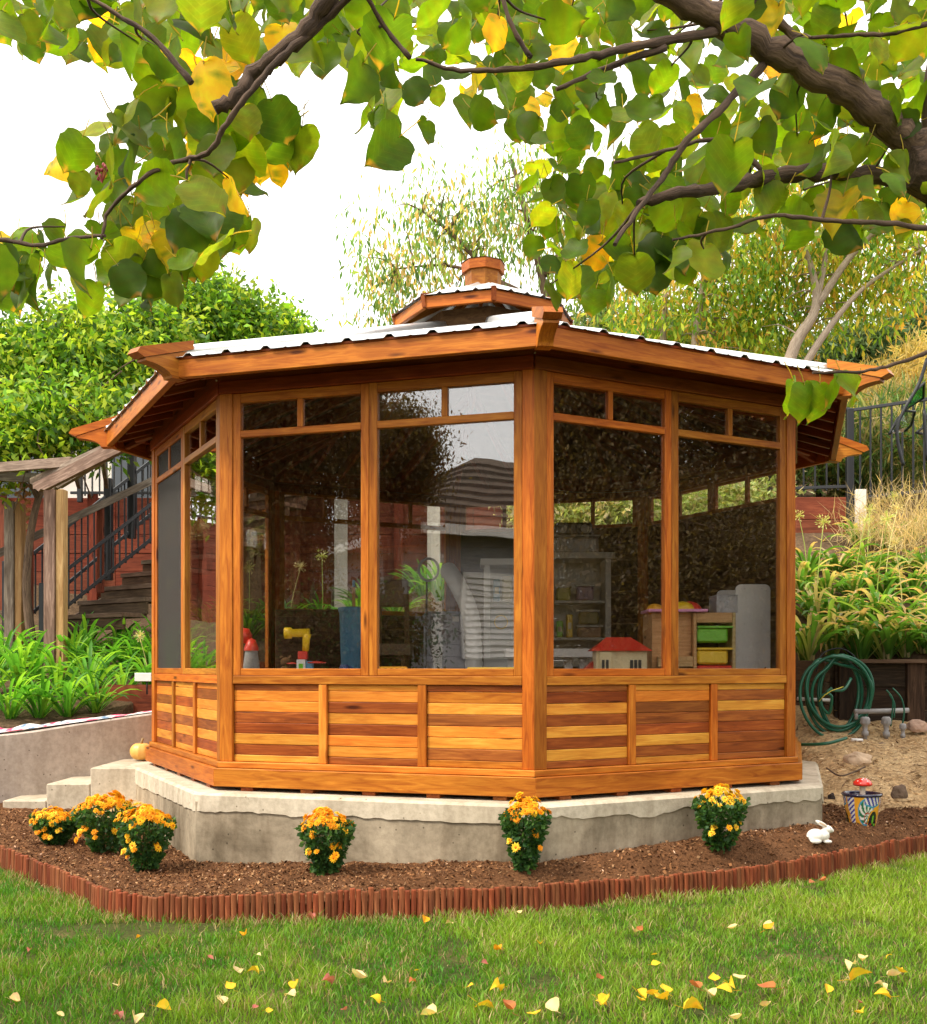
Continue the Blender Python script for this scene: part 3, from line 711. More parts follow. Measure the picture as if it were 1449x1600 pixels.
# ------------------------------------------------------------------ agapanthus clumps
def strap_variants(pal, tip, k=9, wid=.026, droopk=1.0):
    res = []
    for i in range(k):
        L = random.uniform(.42, .62); a0 = random.uniform(.75, 1.45); bend = random.uniform(.9, 2.3) * droopk; n = 8; W_ = wid * random.uniform(.8, 1.25)
        tipt = random.uniform(.7, 1.35); x = z = 0; vs = []; cs = []; base = np.array(random.choice(pal)) * random.uniform(.75, 1.25); tw = random.uniform(-.5, .5)
        for s in range(n + 1):
            t = s / n; a = a0 - bend * t * t; w_ = W_ * (.45 + .9 * t) * (1 - t ** 5) ** .6 if t < 1 else 0; w_ = max(w_, .0015)
            yo = tw * .1 * t * t
            for q in (-1, 0, 1): vs.append((x - abs(q) * .0, q * w_ / 2 + yo, z + (abs(q) - .5) * w_ * .28)); 
            cc = base * (1 - .25 * (t < .15))
            if tip is not None and t > tipt: cc = np.array(tip)
            cs += [tuple(np.clip(cc, 0, 1))] * 3
            x += math.cos(a) * L / n; z += math.sin(a) * L / n
        m = MB(); m.add(vs, [(s * 3 + q, s * 3 + q + 1, s * 3 + q + 4, s * 3 + q + 3) for s in range(n) for q in (0, 1)], None, True); m.c = cs
        o = m.build('leaf', FOL, None, M=Matrix.Identity(4)); res.append(o.data); bpy.data.objects.remove(o)
    return res
def head_mesh(kind):
    m = MB(); r = random.Random(4 + kind); cg = [(.62, .56, .30), (.70, .58, .36)] if kind == 0 else [(.42, .50, .14), (.66, .62, .30)]
    for i in range(46):
        d = Vector((r.gauss(0, 1), r.gauss(0, 1), r.gauss(.25, 1))).normalized(); L = r.uniform(.045, .07); m.col = r.choice(cg); q = d.orthogonal().normalized() * .0018
        e = d * L; m.add([q, -q, e - q * .6, e + q * .6], [(0, 1, 2, 3)])
        q2 = q.cross(d).normalized() * .0045
        m.add([e * .86 + q2, e * 1.12, e * .86 - q2, e * .8], [(0, 1, 2, 3)])
    o = m.build('flower_head', FOL, None, M=Matrix.Identity(4)); d = o.data; bpy.data.objects.remove(o); return d
HEADS = [head_mesh(0), head_mesh(1)]
SV_L = strap_variants([(.045, .15, .018), (.07, .22, .025), (.10, .29, .03), (.20, .40, .04)], None, 10, .034)
SV_R = strap_variants([(.08, .21, .03), (.13, .29, .04), (.10, .24, .03), (.24, .38, .07), (.36, .42, .12), (.07, .17, .04), (.10, .25, .04), (.14, .30, .05), (.52, .44, .22)], (.55, .36, .17), 18, .036, 1.3)
STALKM = colattr('stalk', .6)
def clump_proto(variants, nl, label, grp):
    t = thing('agapanthus_plant', (0, 0, 0), label, 'plant', grp); kids[t] = []
    for i in range(nl):
        o = bpy.data.objects.new('leaf', random.choice(variants)); s = random.uniform(.75, 1.15)
        link(o, Matrix.Rotation(random.random() * 6.283, 4, 'Z') @ Matrix.Translation((random.uniform(.0, .05), random.uniform(-.03, .03), 0)) @ Matrix.Rotation(random.uniform(-.15, .15), 4, 'X') @ Matrix.Scale(s, 4), t); kids[t].append(o)
    return t
def add_stalk(t, h, lean, kind, sc_=1.0):
    m = MB(); m.col = (.55, .50, .18) if kind == 0 else (.34, .42, .09)
    top = Vector((lean[0], lean[1], h)); pts = catmull([(0, 0, 0), (lean[0] * .3, lean[1] * .3, h * .5), top], 4)
    M = WM[t]; m.tube(pts, [.0055 - .002 * i / len(pts) for i in range(len(pts))], 5); o = m.build('flower_stalk', STALKM, t, M=M)
    hd = bpy.data.objects.new('flower_head', HEADS[kind]); link(hd, M @ Matrix.Translation(top) @ Matrix.Scale(sc_, 4), t); kids[t].append(hd)
ORD = ['leftmost', 'second', 'third', 'fourth', 'fifth', 'sixth', 'seventh', 'eighth', 'ninth', 'tenth', 'eleventh', 'twelfth', 'thirteenth']
def clump_rows(rows, variants, side, grp, protos, H):
    for rn, (desc, Y, pxs, sc_) in enumerate(rows):
        for i, px in enumerate(pxs):
            if isinstance(px, tuple): px, yy = px
            else: yy = Y + random.uniform(-.12, .12)
            x = (px - X0) / F * yy; z = float(H(np.array([x]), np.array([yy]))[0])
            o_ = ('leftmost' if i == 0 else ORD[i] + ' from the left') if i < len(pxs) - 1 or len(pxs) == 1 else 'rightmost'
            lab = f'{side}, {desc}, {o_}'
            base = random.choice(protos)
            M = Matrix.Translation((x, yy, z - .01)) @ Matrix.Rotation(random.random() * 6.28, 4, 'Z') @ Matrix.Scale(sc_ * random.uniform(.9, 1.12), 4)
            c = copy_tree(base, M); tag(c, lab, 'plant', grp)
            yield c
GL = 'agapanthus plants in the left bed'; GR = 'agapanthus plants on the right slope'
pl = [clump_proto(SV_L, 34, 'x', GL) for _ in range(3)]; pr = [clump_proto(SV_R, 40, 'x', GR) for _ in range(3)]
rowsL = [('front row', 8.42, [-30, 18, 62, 104, (150, 8.62)], .8), ('second row', 9.2, [-15, 38, 92, 140, 188, 235], 1.0),
         ('third row', 10.0, [5, 58, 112, 160, 208, 250], 1.0), ('back row', 10.7, [20, 130, 185, 236, 285], 1.0)]
Lc = list(clump_rows(rowsL, SV_L, 'deep green agapanthus in the left bed', GL, pl, Hh))
for c, h, ln, k in ((Lc[16], .75, (.16, .0), 1), (Lc[10], .55, (-.1, 0), 0), (Lc[21], .72, (.05, 0), 1)): add_stalk(c, h, ln, k)
rowsR = [('front row over the wall', 8.78, [1262, 1300, 1345, 1385, 1415, 1445, 1480], 1.08), ('second row', 9.35, [1275, 1320, 1368, 1412, 1455, 1500], .95),
         ('third row', 9.95, [1250, 1290, 1335, 1382, 1425, 1470], .95), ('fourth row', 10.5, [1262, 1308, 1355, 1400, 1446], .9), ('back row', 11.3, [1345, 1385, 1425, 1468], .85)]
Rc = list(clump_rows(rowsR, SV_R, 'yellowing agapanthus on the right slope', GR, pr, Hh))
for i, (h, lx) in {6: (1.0, .05), 7: (.9, -.1), 9: (.85, .2), 13: (.85, -.2), 12: (1.0, .06), 15: (.8, .1), 18: (.8, -.12), 19: (.7, .1), 21: (.75, .2), 25: (.7, -.1), 16: (.9, -.25), 10: (.8, .1)}.items():
    add_stalk(Rc[i], h, (lx, random.uniform(-.1, .1)), i % 2, 1.1)
# clumps seen through the back windows of the gazebo
mid = [('lower row', 11.8, [330, 390, 450, 505, 560, 620, 690, 760], .95), ('upper row', 12.5, [360, 430, 500, 575, 660, 750], .9)]
Mc = list(clump_rows(mid, SV_R, 'agapanthus under the red boards', 'agapanthus plants behind the gazebo', pl, Hh))
for i, (h, lx) in {1: (.8, .05), 2: (.75, -.15), 3: (.95, .02), 4: (.7, .2), 8: (.7, .1), 9: (.6, 0)}.items(): add_stalk(Mc[i], h, (lx, 0), i % 2, 1.2)
for t in pl + pr:
    for o in kids[t]: bpy.data.objects.remove(o)
    bpy.data.objects.remove(t)
# rank grassy cover on the upper right slope
V, Fc, col, cp = leaf_cloud([E_(1390, 700, 12.8, 130, 50), E_(1440, 650, 13.6, 80, 40), E_(1130, 700, 13, 160, 80), E_(900, 720, 13, 150, 70)], 900, 34, .20, [(.07, .14, .03), (.12, .20, .05), (.28, .28, .09), (.38, .30, .14)], .10, .09, -.35, seed=3)
tag(np_obj('slope_ground_cover', V, Fc, FOL, col=col), 'mixed green and straw coloured strap leaves covering the slope behind the fence', 'ground cover', kind='stuff')
V, Fc, col, cp = leaf_cloud([E_(1410, 850, 10.6, 80, 30), E_(1400, 820, 11.2, 70, 25)], 60, 26, .3, [(.52, .42, .22), (.6, .45, .25), (.4, .3, .15)], .12, .02, -.4, seed=4)
tag(np_obj('dry_grass', V, Fc, FOL, col=col), 'dry straw coloured grass blades among the agapanthus on the right', 'grass', kind='stuff')

# ------------------------------------------------------------------ timber walls, fences
def plank_wall(name, a, b, z0_, z1_, nrow, mat, label, cat, plen=2.4, thick=.045, gap=.006):
    a = Vector(a); b = Vector(b); d = (b - a); L = d.length; d.normalize(); t = thing(name, (a + b) / 2 * 1.0, label, cat)
    h = (z1_ - z0_) / nrow; nseg = max(1, round(L / plen))
    for r_ in range(nrow):
        for s in range(nseg):
            p = a + d * (L * s / nseg + .003); q = a + d * (L * (s + 1) / nseg - .003); zc = z0_ + h * (r_ + .5); n = Vector((-d.y, d.x, 0)) * random.uniform(-.006, .006)
            m = MB(); m.board(Vector((p.x, p.y, zc)) + n, Vector((q.x, q.y, zc)) + n, h - gap, thick); m.build('plank', mat, t)
    return t
# right timber retaining wall (old brown)
t = plank_wall('timber_retaining_wall', (2.93, 8.66, 0), (6.2, 8.46, 0), .42, 1.17, 4, W_DARK_BROWN, 'low retaining wall of old dark brown planks behind the hose on the right', 'retaining wall', 1.9)
for x in (3.02, 3.55, 4.35, 5.2): m = MB(); m.board((x, 8.62 - (x - 2.93) * .06, .3), (x, 8.62 - (x - 2.93) * .06, 1.19), .14, .05, up=(1, 0, 0)); m.build('wall_post', W_DARK_BROWN, t)
m = MB(); m.board((2.93, 8.64, 1.19), (3.7, 8.60, 1.19), .03, .16); m.build('cap_board', W_STEP, t)
t = plank_wall('rear_timber_wall', (-2.72, 10.45, 0), (-1.5, 11.36, 0), .3, 1.2, 5, W_RED, 'red stained plank wall holding the bank behind the gazebo, left section', 'retaining wall', 1.6)
t = plank_wall('rear_timber_wall', (-1.5, 11.36, 0), (2.85, 11.36, 0), .3, 1.25, 5, W_BROWN, 'brown plank wall holding the bank directly behind the gazebo', 'retaining wall', 1.6)
t = plank_wall('rear_timber_wall', (2.87, 11.3, 0), (2.9, 8.72, 0), .3, 1.2, 5, W_BROWN, 'dark side section of plank wall turning back behind the hose', 'retaining wall', 1.6)
# red stained retaining wall, upper left
ZRW1 = 3.28
t = plank_wall('red_retaining_wall', (-9.0, 13.6, 0), (2.3, 13.6, 0), 1.4, ZRW1, 8, W_RED, 'tall retaining wall of red stained planks behind the stairs on the left', 'retaining wall', 2.4)
for x in (-8, -5.9, -4.75, -3.6, -2.2, -.9): m = MB(); m.board((x, 13.53, 1.4), (x, 13.53, ZRW1 + .05), .12, .06, up=(1, 0, 0)); m.build('wall_post', W_RED, t)
WHITEW = flat('white_painted_wood', (.74, .69, .62), .6, .3)
for px, w_ in ((533, 20), (678, 20)):
    t = thing('white_post', P(px, 940, 13.45), 'cream painted wooden post in front of the red planks seen through the ' + ('left' if px < 600 else 'right') + ' front window', 'post', 'cream posts by the red wall')
    m = MB(); p = P(px, 940, 13.42); m.board((p.x, p.y, 1.3), (p.x, p.y, ZRW1 + .35), w_ * 13.4 / F, .06, up=(1, 0, 0)); m.build('post_body', WHITEW, t)
t = plank_wall('red_board_fence', P(1243, 1041, 11.7), P(1322, 1041, 11.7), 2.0, 2.99, 4, W_RED, 'short stack of red stained boards right of the gazebo below the black railing', 'retaining wall', 1.2)
def rail_fence(name, a, b, zlo, zhi, sp, label, group=None, posts=(), postw=.05, rails=(0, 1), bal=.019, grade=None):
    """a,b: ground-plan ends with their own rail base heights in z; zlo/zhi rail offsets"""
    a = Vector(a); b = Vector(b); t = thing(name, (a + b) / 2, label, 'railing', group); L = (b - a).length; up = Vector((0, 0, 1))
    for r_ in (zlo, zhi):
        m = MB(); m.board(a + up * r_, b + up * r_, .034, .03); m.build('rail', M_BLACK, t)
    n = int((Vector((b.x - a.x, b.y - a.y, 0)).length) / sp); me = None
    for i in range(1, n):
        p = a.lerp(b, i / n)
        if me is None:
            m = MB(); m.board((0, 0, zlo - .04), (0, 0, zhi), bal, bal, up=(1, 0, 0)); o = m.build('baluster', M_BLACK, None, M=Matrix.Identity(4)); me = o.data; bpy.data.objects.remove(o)
        o = bpy.data.objects.new('baluster', me); link(o, Matrix.Translation(p), t)
    for f, z0_, z1_ in posts:
        p = a.lerp(b, f); m = MB(); m.board(p + up * z0_, p + up * z1_, postw, postw, up=(1, 0, 0), bev=.006); m.build('post', M_BLACK, t)
    return t
# fence on the right
pa = P(1328, 750, 11.9); pb = P(1475, 745, 11.2)
rail_fence('metal_fence', (pa.x, pa.y, 0), (pb.x + .5, pb.y, .05), 3.0, 4.0 - .02, .105, 'black metal fence with thin balusters at the right above the slope', 'black metal fences', [(0, 2.3, 4.0)], .075)
pa2 = P(1185, 755, 12.1)
rail_fence('metal_fence', (pa2.x, pa2.y, 0), (pa.x, pa.y, 0), 3.14, 4.0, .11, 'short black metal fence section partly hidden by the right eave', 'black metal fences')
t = thing('white_post', P(1345, 830, 11.8), 'pale timber post beside the black fence post on the right', 'post'); p = P(1345, 830, 11.8)
m = MB(); m.board((p.x, p.y, 2.0), (p.x, p.y, P(0, 765, 11.8).z), .11, .06, up=(1, 0, 0)); m.build('post_body', WHITEW, t)

# ------------------------------------------------------------------ stairs and railings, left
t = thing('garden_stairs', P(150, 960, 11.4), 'weathered wooden stairs climbing to the right behind the black railings', 'stairs')
s0 = P(106, 966, 11.3)
for i in range(13):
    o = s0 + Vector((.172, .17, .160)) * i; d = Vector((.80, -.60, 0))
    m = MB(); m.board(o, o + d * 1.15, .30, .045, up=(.6, .8, 0)); m.build('tread', W_STEP, t)
    m = MB(); q = o + Vector((-.07, -.09, -.085)); m.board(q, q + d * 1.15, .118, .03); m.build('riser', W_BROWN, t)
m = MB(); m.board(s0 + Vector((-.05, 0, -.2)), s0 + Vector((.172, .17, .160)) * 13 + Vector((0, 0, -.2)), .26, .05); m.build('stringer', W_STEP, t)
def sloped(pa, Ya, pb, Yb): return P(pa[0], pa[1], Ya), P(pb[0], pb[1], Yb)
a, b = sloped((66, 978), 10.5, (300, 792), 11.3); rail_fence('stair_railing', a, b, 0, .36, .062, 'near black sloping stair railing ending at the weathered pergola post', 'black stair railings', [(0, -.62, .42)], .05, bal=.016)
a, b = sloped((12, 982), 11.2, (300, 750), 13.0); a.z -= .05; rail_fence('stair_railing', a, b, 0, .62, .075, 'far black sloping stair railing behind the wooden handrail', 'black stair railings', [(0, -.6, .75), (.51, -.35, .80), (.64, -.1, 1.0)], .085, bal=.016)
t = thing('wooden_handrail', P(120, 810, 11.0), 'grey weathered wooden handrail sloping up between the black railings', 'handrail')
m = MB(); m.board(P(-30, 878, 10.6), P(300, 722, 11.6), .075, .045); m.build('handrail', W_GREY, t)
for px, f in ((40, .21), (150, .54)): m = MB(); q = P(-30, 878, 10.6).lerp(P(300, 722, 11.6), f); m.board(q + Vector((0, .04, -.9)), q + Vector((0, .04, 0)), .06, .05, up=(1, 0, 0)); m.build('support', W_RED, t)
for nm, x0_, x1_ in (('left', -9, -5.05), ('right', -5.0, -1.0)):
    rail_fence('metal_fence', (x0_, 13.45, 0), (x1_, 13.45, 0), 3.32, 4.25, .09, f'level black metal fence along the top of the red wall, {nm} half', 'black metal fences', [(0, 3.2, 4.3)] if nm == 'left' else [(.03, 3.2, 4.3)], .06)

# ------------------------------------------------------------------ white house behind, upper left
t = thing('white_house', (-5.5, 17, 2.5), 'white stucco house behind the black railing on the upper left', 'house')
m = MB(); m.box((-6.2, 18.5, 3.6), (8.4, 4, 3.2), 0, .01); m.build('wall', flat('stucco', (.72, .66, .60), .9, .2, bumpscale=40), t)
m = MB(); m.box((-6.2, 18.4, 5.3), (9.2, 4.6, .18), 0, .01); m.build('roof', flat('roof_tile_brown', (.16, .11, .08), .9), t)
f = None
for px, w_, h_ in ((30, 1.0, .8), (215, .9, 1.1)):
    p = P(px, 745, 16.45); m = MB(); m.box(p, (w_, .08, h_)); f = m.build('window', WHITEW, t)
    m = MB(); m.box(p + Vector((0, -.045, 0)), (w_ - .14, .01, h_ - .14)); m.build('pane', flat('dark_pane', (.05, .06, .07), .1), f)
p = P(160, 712, 16.44); m = MB(); m.box(p, (.16, .03, .34)); m.build('notice', flat('notice', (.75, .74, .72), .5), t)
m = MB(); m.box(p + Vector((0, -.02, .05)), (.09, .01, .09)); m.build('notice_mark', flat('red_print', (.6, .05, .05), .5), t)

# ------------------------------------------------------------------ pergola
t = thing('pergola', P(88, 1010, 9.8), 'weathered grey timber pergola with notched beam ends left of the gazebo', 'pergola')
for px, Y, w_, yb in ((88, 9.75, .125, 1015), (24, 10.6, .12, 985)):
    p = P(px, yb, Y); m = MB(); c = Vector((p.x, p.y, 0)); zt = 2.77; x1 = c - Vector((w_ * .33, .0, 0)); x2 = c + Vector((w_ * .38, .0, 0))
    m.board((x1.x, x1.y, p.z - .3), (x1.x, x1.y, zt), w_ * .80, w_, up=(1, .0, 0), bev=.006); m.build('post', W_GREY, t)
    m = MB(); m.board((x2.x, x2.y + .01, p.z - .3), (x2.x, x2.y + .01, zt - .02), w_ * .58, w_ * .9, up=(1, 0, 0), bev=.006); m.build('post', W_TAN, t)
def tail_beam(a, b, h, w_):
    a = Vector(a); b = Vector(b); d = (b - a); L = d.length
    poly = [(0, h / 2), (L, h / 2), (L, -h / 2), (.18, -h / 2), (.13, -h * .28), (.09, -h * .40), (.04, -h * .05), (0, h * .05)]
    m = MB(); m.prism(poly, d, w_, a); return m
for k, (a, b, h) in enumerate((((-4.02, 9.5, 2.80), (-2.75, 9.02, 2.80), .15), ((-4.20, 9.66, 2.80), (-2.85, 9.16, 2.80), .15))):
    pass
ends = [((55, 765), 9.3), ((75, 762), 9.45), ((40, 757), 9.6)]
for k in range(3):
    a = P(ends[k][0][0] + 5 * k, ends[k][0][1], ends[k][1]); b = P(200 - 12 * k, 692 + 4 * k, 8.45 + .12 * k)
    tail_beam(a, b, .105, .04).build('beam', W_GREY, t)
for k, (px, py, px2, py2, Y, Y2) in enumerate(((-60, 735, 112, 722, 9.7, 9.2), (-60, 742, 85, 748, 10.1, 10.0))):
    m = MB(); m.board(P(px, py, Y), P(px2, py2, Y2), .085, .04); m.build('rafter', W_GREY, t)
for k in range(5):
    a = P(-40 + 50 * k, 712, 10.2); m = MB(); m.board(a, a + Vector((-.5, 1.6, 0)), .10, .04); m.build('rafter', W_GREY, t)
# lattice
t = thing('lattice_panel', P(37, 880, 11.2), 'narrow orange brown diamond lattice panel hanging beside the pergola post', 'lattice')
for sgn in (-1, 1):
    for k in range(-2, 13):
        z = P(0, 880, 11.2).z + k * .085; xc = P(36, 0, 11.2).x
        m = MB(); m.board((xc - .08, 11.2 + sgn * .006, z + sgn * .06), (xc + .08, 11.2 + sgn * .006, z - sgn * .06), .028, .009); m.build('slat', W_TAN, t)
# wisteria over the pergola
PW = [(.10, .22, .018), (.16, .32, .025), (.30, .45, .035), (.42, .52, .05), (.06, .15, .018)]
t = thing('wisteria_vine', P(60, 1000, 10.4), 'dense bright green wisteria vine spilling over the pergola on the left', 'climbing plant')
V, Fc, col, cp = leaf_cloud([E_(30, 605, 10.6, 120, 80), E_(130, 570, 11.0, 110, 85), E_(215, 560, 11.6, 90, 85), E_(-60, 650, 10.4, 120, 110), E_(110, 650, 10.3, 110, 42), E_(20, 665, 9.9, 90, 34)], 850, 50, .09, PW, .13, .42, .15, seed=11, bright=.55)
np_obj('foliage', V, Fc, FOL, t, col=col)
m = MB(); limb_mesh(m, [P(50, 1010, 10.5), P(42, 900, 10.5), P(60, 780, 10.5), P(110, 690, 10.6), P(200, 640, 11)], .05, .02)
limb_mesh(m, [P(60, 780, 10.5), P(20, 700, 10.4), P(-40, 650, 10.4)], .03, .012)
for k in range(90):
    q = cp[k]; limb_mesh(m, [q, q + rng.normal(size=3) * .15 + np.array([0, 0, -.1]), q + rng.normal(size=3) * .3 + np.array([0, 0, -.3])], .004, .008, 4)
m.build('stem', BARK_M, t)
t = thing('tall_shrub', P(380, 900, 12.8), 'rounded light green shrub rising behind the left slope of the roof', 'shrub')
V, Fc, col, cp = leaf_cloud([E_(335, 520, 12.6, 75, 78), E_(410, 545, 12.9, 70, 62), E_(270, 540, 12.4, 60, 65), E_(455, 570, 13, 40, 60)], 560, 48, .095, PW, .14, .42, .1, seed=12, bright=.55)
np_obj('foliage', V, Fc, FOL, t, col=col)
m = MB()
for px, py in ((330, 520), (410, 545), (275, 540), (450, 570)): limb_mesh(m, [P(370, 940, 12.8), P((370 + px) / 2, 700, 12.8), P(px, py, 12.7)], .06, .02)
m.build('trunk', BARK_M, t)

# ------------------------------------------------------------------ background trees
def tree(name, label, grp, base, limbs, ells, ncl, nl, size, pal, csz, asp, droop, zst, seed, barkm, twn=60, shell=.1):
    t = thing(name, base, label, 'tree', grp)
    V, Fc, col, cp = leaf_cloud(ells, ncl, nl, size, pal, csz, asp, droop, zst, shell, seed); np_obj('crown', V, Fc, FOL, t, col=col)
    m = MB(); tips = []
    for pts, r0, r1 in limbs: limb_mesh(m, pts, r0, r1); tips += [Vector(p) for p in catmull(pts, 3)[2:]]
    m.build('trunk', barkm, t)
    m = MB()
    for k in range(min(twn, len(cp))):
        q = Vector(cp[k]); s = min(tips, key=lambda p: (p - q).length_squared); mid_ = (q + s) / 2 + Vector((0, 0, .12 * (q - s).length)); limb_mesh(m, [s, mid_, q], .016, .004, 4)
    if twn: m.build('branches', barkm, t)['kind'] = 'stuff'
    return t
PB = [(.16, .30, .06), (.26, .40, .08), (.30, .42, .09), (.50, .48, .12), (.60, .40, .13), (.10, .22, .06), (.14, .28, .07)]
Yt = 17
tree('feathery_tree', 'tall airy tree with sparse drooping green and yellow leaflets behind the cupola', 'trees behind the gazebo', P(860, 900, Yt),
     [([P(870, 900, Yt), P(865, 600, Yt), P(850, 450, Yt), P(820, 330, Yt), P(800, 250, Yt)], .11, .02), ([P(862, 520, Yt), P(760, 420, Yt), P(700, 360, Yt), P(660, 330, Yt)], .06, .015), ([P(860, 480, Yt), P(780, 440, Yt), P(700, 415, Yt), P(620, 420, Yt)], .05, .012), ([P(850, 430, Yt), P(910, 350, Yt), P(960, 280, Yt)], .06, .015)],
     [E_(660, 400, Yt, 105, 110), E_(600, 450, Yt, 60, 55), E_(740, 340, Yt, 95, 85), E_(830, 350, Yt, 120, 110), E_(940, 380, Yt, 110, 110)], 250, 24, .15, PB, .20, .26, .8, 1.5, 21, BARK_M, 110)
Yt = 15.5
PY = [(.22, .36, .035), (.34, .46, .04), (.44, .50, .05), (.62, .50, .07), (.66, .40, .08), (.12, .26, .04), (.18, .34, .04)]
tree('golden_tree', 'spreading yellow green autumn tree with pale forked trunk above the right roof', 'trees behind the gazebo', P(1225, 760, Yt),
     [([P(1200, 760, Yt), P(1235, 560, Yt), P(1275, 480, Yt), P(1262, 400, Yt), P(1225, 330, Yt)], .11, .02), ([P(1275, 480, Yt), P(1330, 400, Yt), P(1400, 330, Yt), P(1449, 250, Yt)], .06, .02), ([P(1240, 600, Yt), P(1290, 520, Yt), P(1350, 450, Yt), P(1440, 390, Yt)], .065, .015), ([P(1275, 480, Yt), P(1290, 400, Yt), P(1290, 330, Yt)], .05, .02),
      ([P(1080, 760, Yt + 1), P(1085, 560, Yt + 1), P(1095, 470, Yt + 1), P(1110, 380, Yt + 1)], .08, .04), ([P(1030, 760, Yt + 1), P(1035, 560, Yt + 1), P(1040, 450, Yt + 1)], .06, .04)],
     [E_(1100, 470, Yt + 1.3, 130, 95), E_(1230, 430, Yt + 1.2, 130, 110), E_(1350, 430, Yt + 1.2, 110, 90), E_(1010, 520, Yt + 1, 70, 55), E_(1200, 330, Yt, 150, 90), E_(1400, 330, Yt, 120, 90), E_(1180, 520, Yt + 1.2, 110, 50)], 520, 32, .135, PY, .22, .34, .5, 1.2, 22, BARK_P, 150)
Yt = 21
PD = [(.07, .13, .05), (.11, .17, .07), (.16, .22, .09)]
tree('evergreen_tree', 'dark grey green evergreen tree at far right behind the golden tree', 'trees behind the gazebo', P(1390, 720, Yt), [([P(1390, 740, Yt), P(1390, 480, Yt)], .2, .05)],
     [E_(1330, 560, Yt, 75, 50), E_(1400, 570, Yt, 80, 55), E_(1460, 530, Yt, 60, 70), E_(1470, 620, Yt, 70, 60)], 520, 44, .20, PD, .26, .25, .1, 1.0, 23, BARK, 0)
tree('evergreen_tree', 'low olive green tree mass just right of the hidden cupola side', 'trees behind the gazebo', P(980, 700, Yt), [([P(980, 740, Yt), P(980, 520, Yt)], .2, .05)],
     [E_(960, 545, Yt, 90, 45), E_(1080, 560, Yt, 110, 50), E_(1200, 590, Yt, 90, 50)], 420, 44, .20, PD + [(.3, .34, .08)], .26, .3, .1, 1.0, 24, BARK, 0)
tree('sage_bush', 'pale sage green bush seen through the small back windows of the gazebo', None, P(1000, 900, 12.2), [([P(1000, 900, 12.2), P(1000, 800, 12.2)], .04, .02)],
     [E_(px, 800, 12.2, 60, 48) for px in (850, 930, 1010, 1090, 1170)], 420, 40, .09, [(.45, .55, .22), (.55, .60, .30), (.32, .44, .14), (.60, .52, .30)], .13, .4, 0, 1.0, 27, BARK, 20)
Yt = 14.5
PO = [(.46, .34, .10), (.55, .42, .15), (.36, .30, .10), (.60, .50, .20)]
tree('feathery_bush', 'feathery golden tan bush rising behind the right end of the black fence', None, P(1420, 780, Yt), [([P(1420, 800, Yt), P(1415, 650, Yt)], .06, .02)],
     [E_(1400, 640, Yt, 75, 60), E_(1450, 620, Yt, 70, 75), E_(1370, 690, Yt, 50, 40), E_(1450, 700, Yt, 70, 50)], 560, 50, .17, PO, .14, .10, -.2, 1.0, 25, BARK, 30)
tree('round_bush', 'mottled green and straw bush behind the fence beside the right eave', None, P(1280, 800, 13.6), [([P(1280, 800, 13.6), P(1280, 720, 13.6)], .05, .02)],
     [E_(1290, 690, 13.6, 60, 40), E_(1350, 740, 13.4, 60, 40), E_(1220, 700, 13.6, 70, 50)], 300, 44, .13, [(.10, .18, .05), (.22, .28, .08), (.40, .36, .14)], .13, .2, -.1, 1.0, 26, BARK, 20)

# ------------------------------------------------------------------ chrysanthemums
def mum_flower(kind):
    m = MB(); r = random.Random(kind)
    c1 = [(.85, .50, .02), (.88, .42, .015), (.80, .30, .012), (.90, .60, .05)][kind % 4]
    for ring, (k, rad, lift, z) in enumerate(((11, .0185, .10, 0), (8, .012, .5, .002))):
        for i in range(k):
            a = 2 * math.pi * i / k + ring * .3 + r.uniform(-.1, .1); d = Vector((math.cos(a), math.sin(a), lift)); s = Vector((-math.sin(a), math.cos(a), 0)) * .0042
            L = rad * r.uniform(.85, 1.12); m.col = tuple(min(1, x * r.uniform(.85, 1.12)) for x in c1)
            m.add([Vector((0, 0, z)), d * L * .6 + s + Vector((0, 0, z)), d * L + Vector((0, 0, z - .002)), d * L * .6 - s + Vector((0, 0, z))], [(0, 1, 2, 3)])
    m.col = (.62, .22, .01); m.lathe([(.0001, .007), (.004, .006), (.005, .003)], n=6)
    o = m.build('flower', PETAL, None, M=Matrix.Identity(4)); d = o.data; bpy.data.objects.remove(o); return d
MF = [mum_flower(k) for k in range(6)]
MG = 'orange yellow chrysanthemums in the mulch bed'
mums = [(88, 6.45, .30, .20, 70, 'low orange chrysanthemum leftmost of the three at the concrete steps', 1.2),
        (165, 6.2, .37, .33, 85, 'tall orange chrysanthemum middle of the three at the concrete steps', 1.1),
        (228, 5.72, .31, .33, 75, 'orange chrysanthemum nearest the left foundation corner, rightmost of three', 1.0),
        (510, 5.38, .28, .32, 62, 'orange chrysanthemum alone in front of the left foundation face', 1.0),
        (820, 5.25, .235, .35, 46, 'slender chrysanthemum under the gazebo front corner post', 1.0),
        (1125, 5.66, .29, .33, 44, 'bright yellow chrysanthemum in front of the right foundation face', 1.0)]
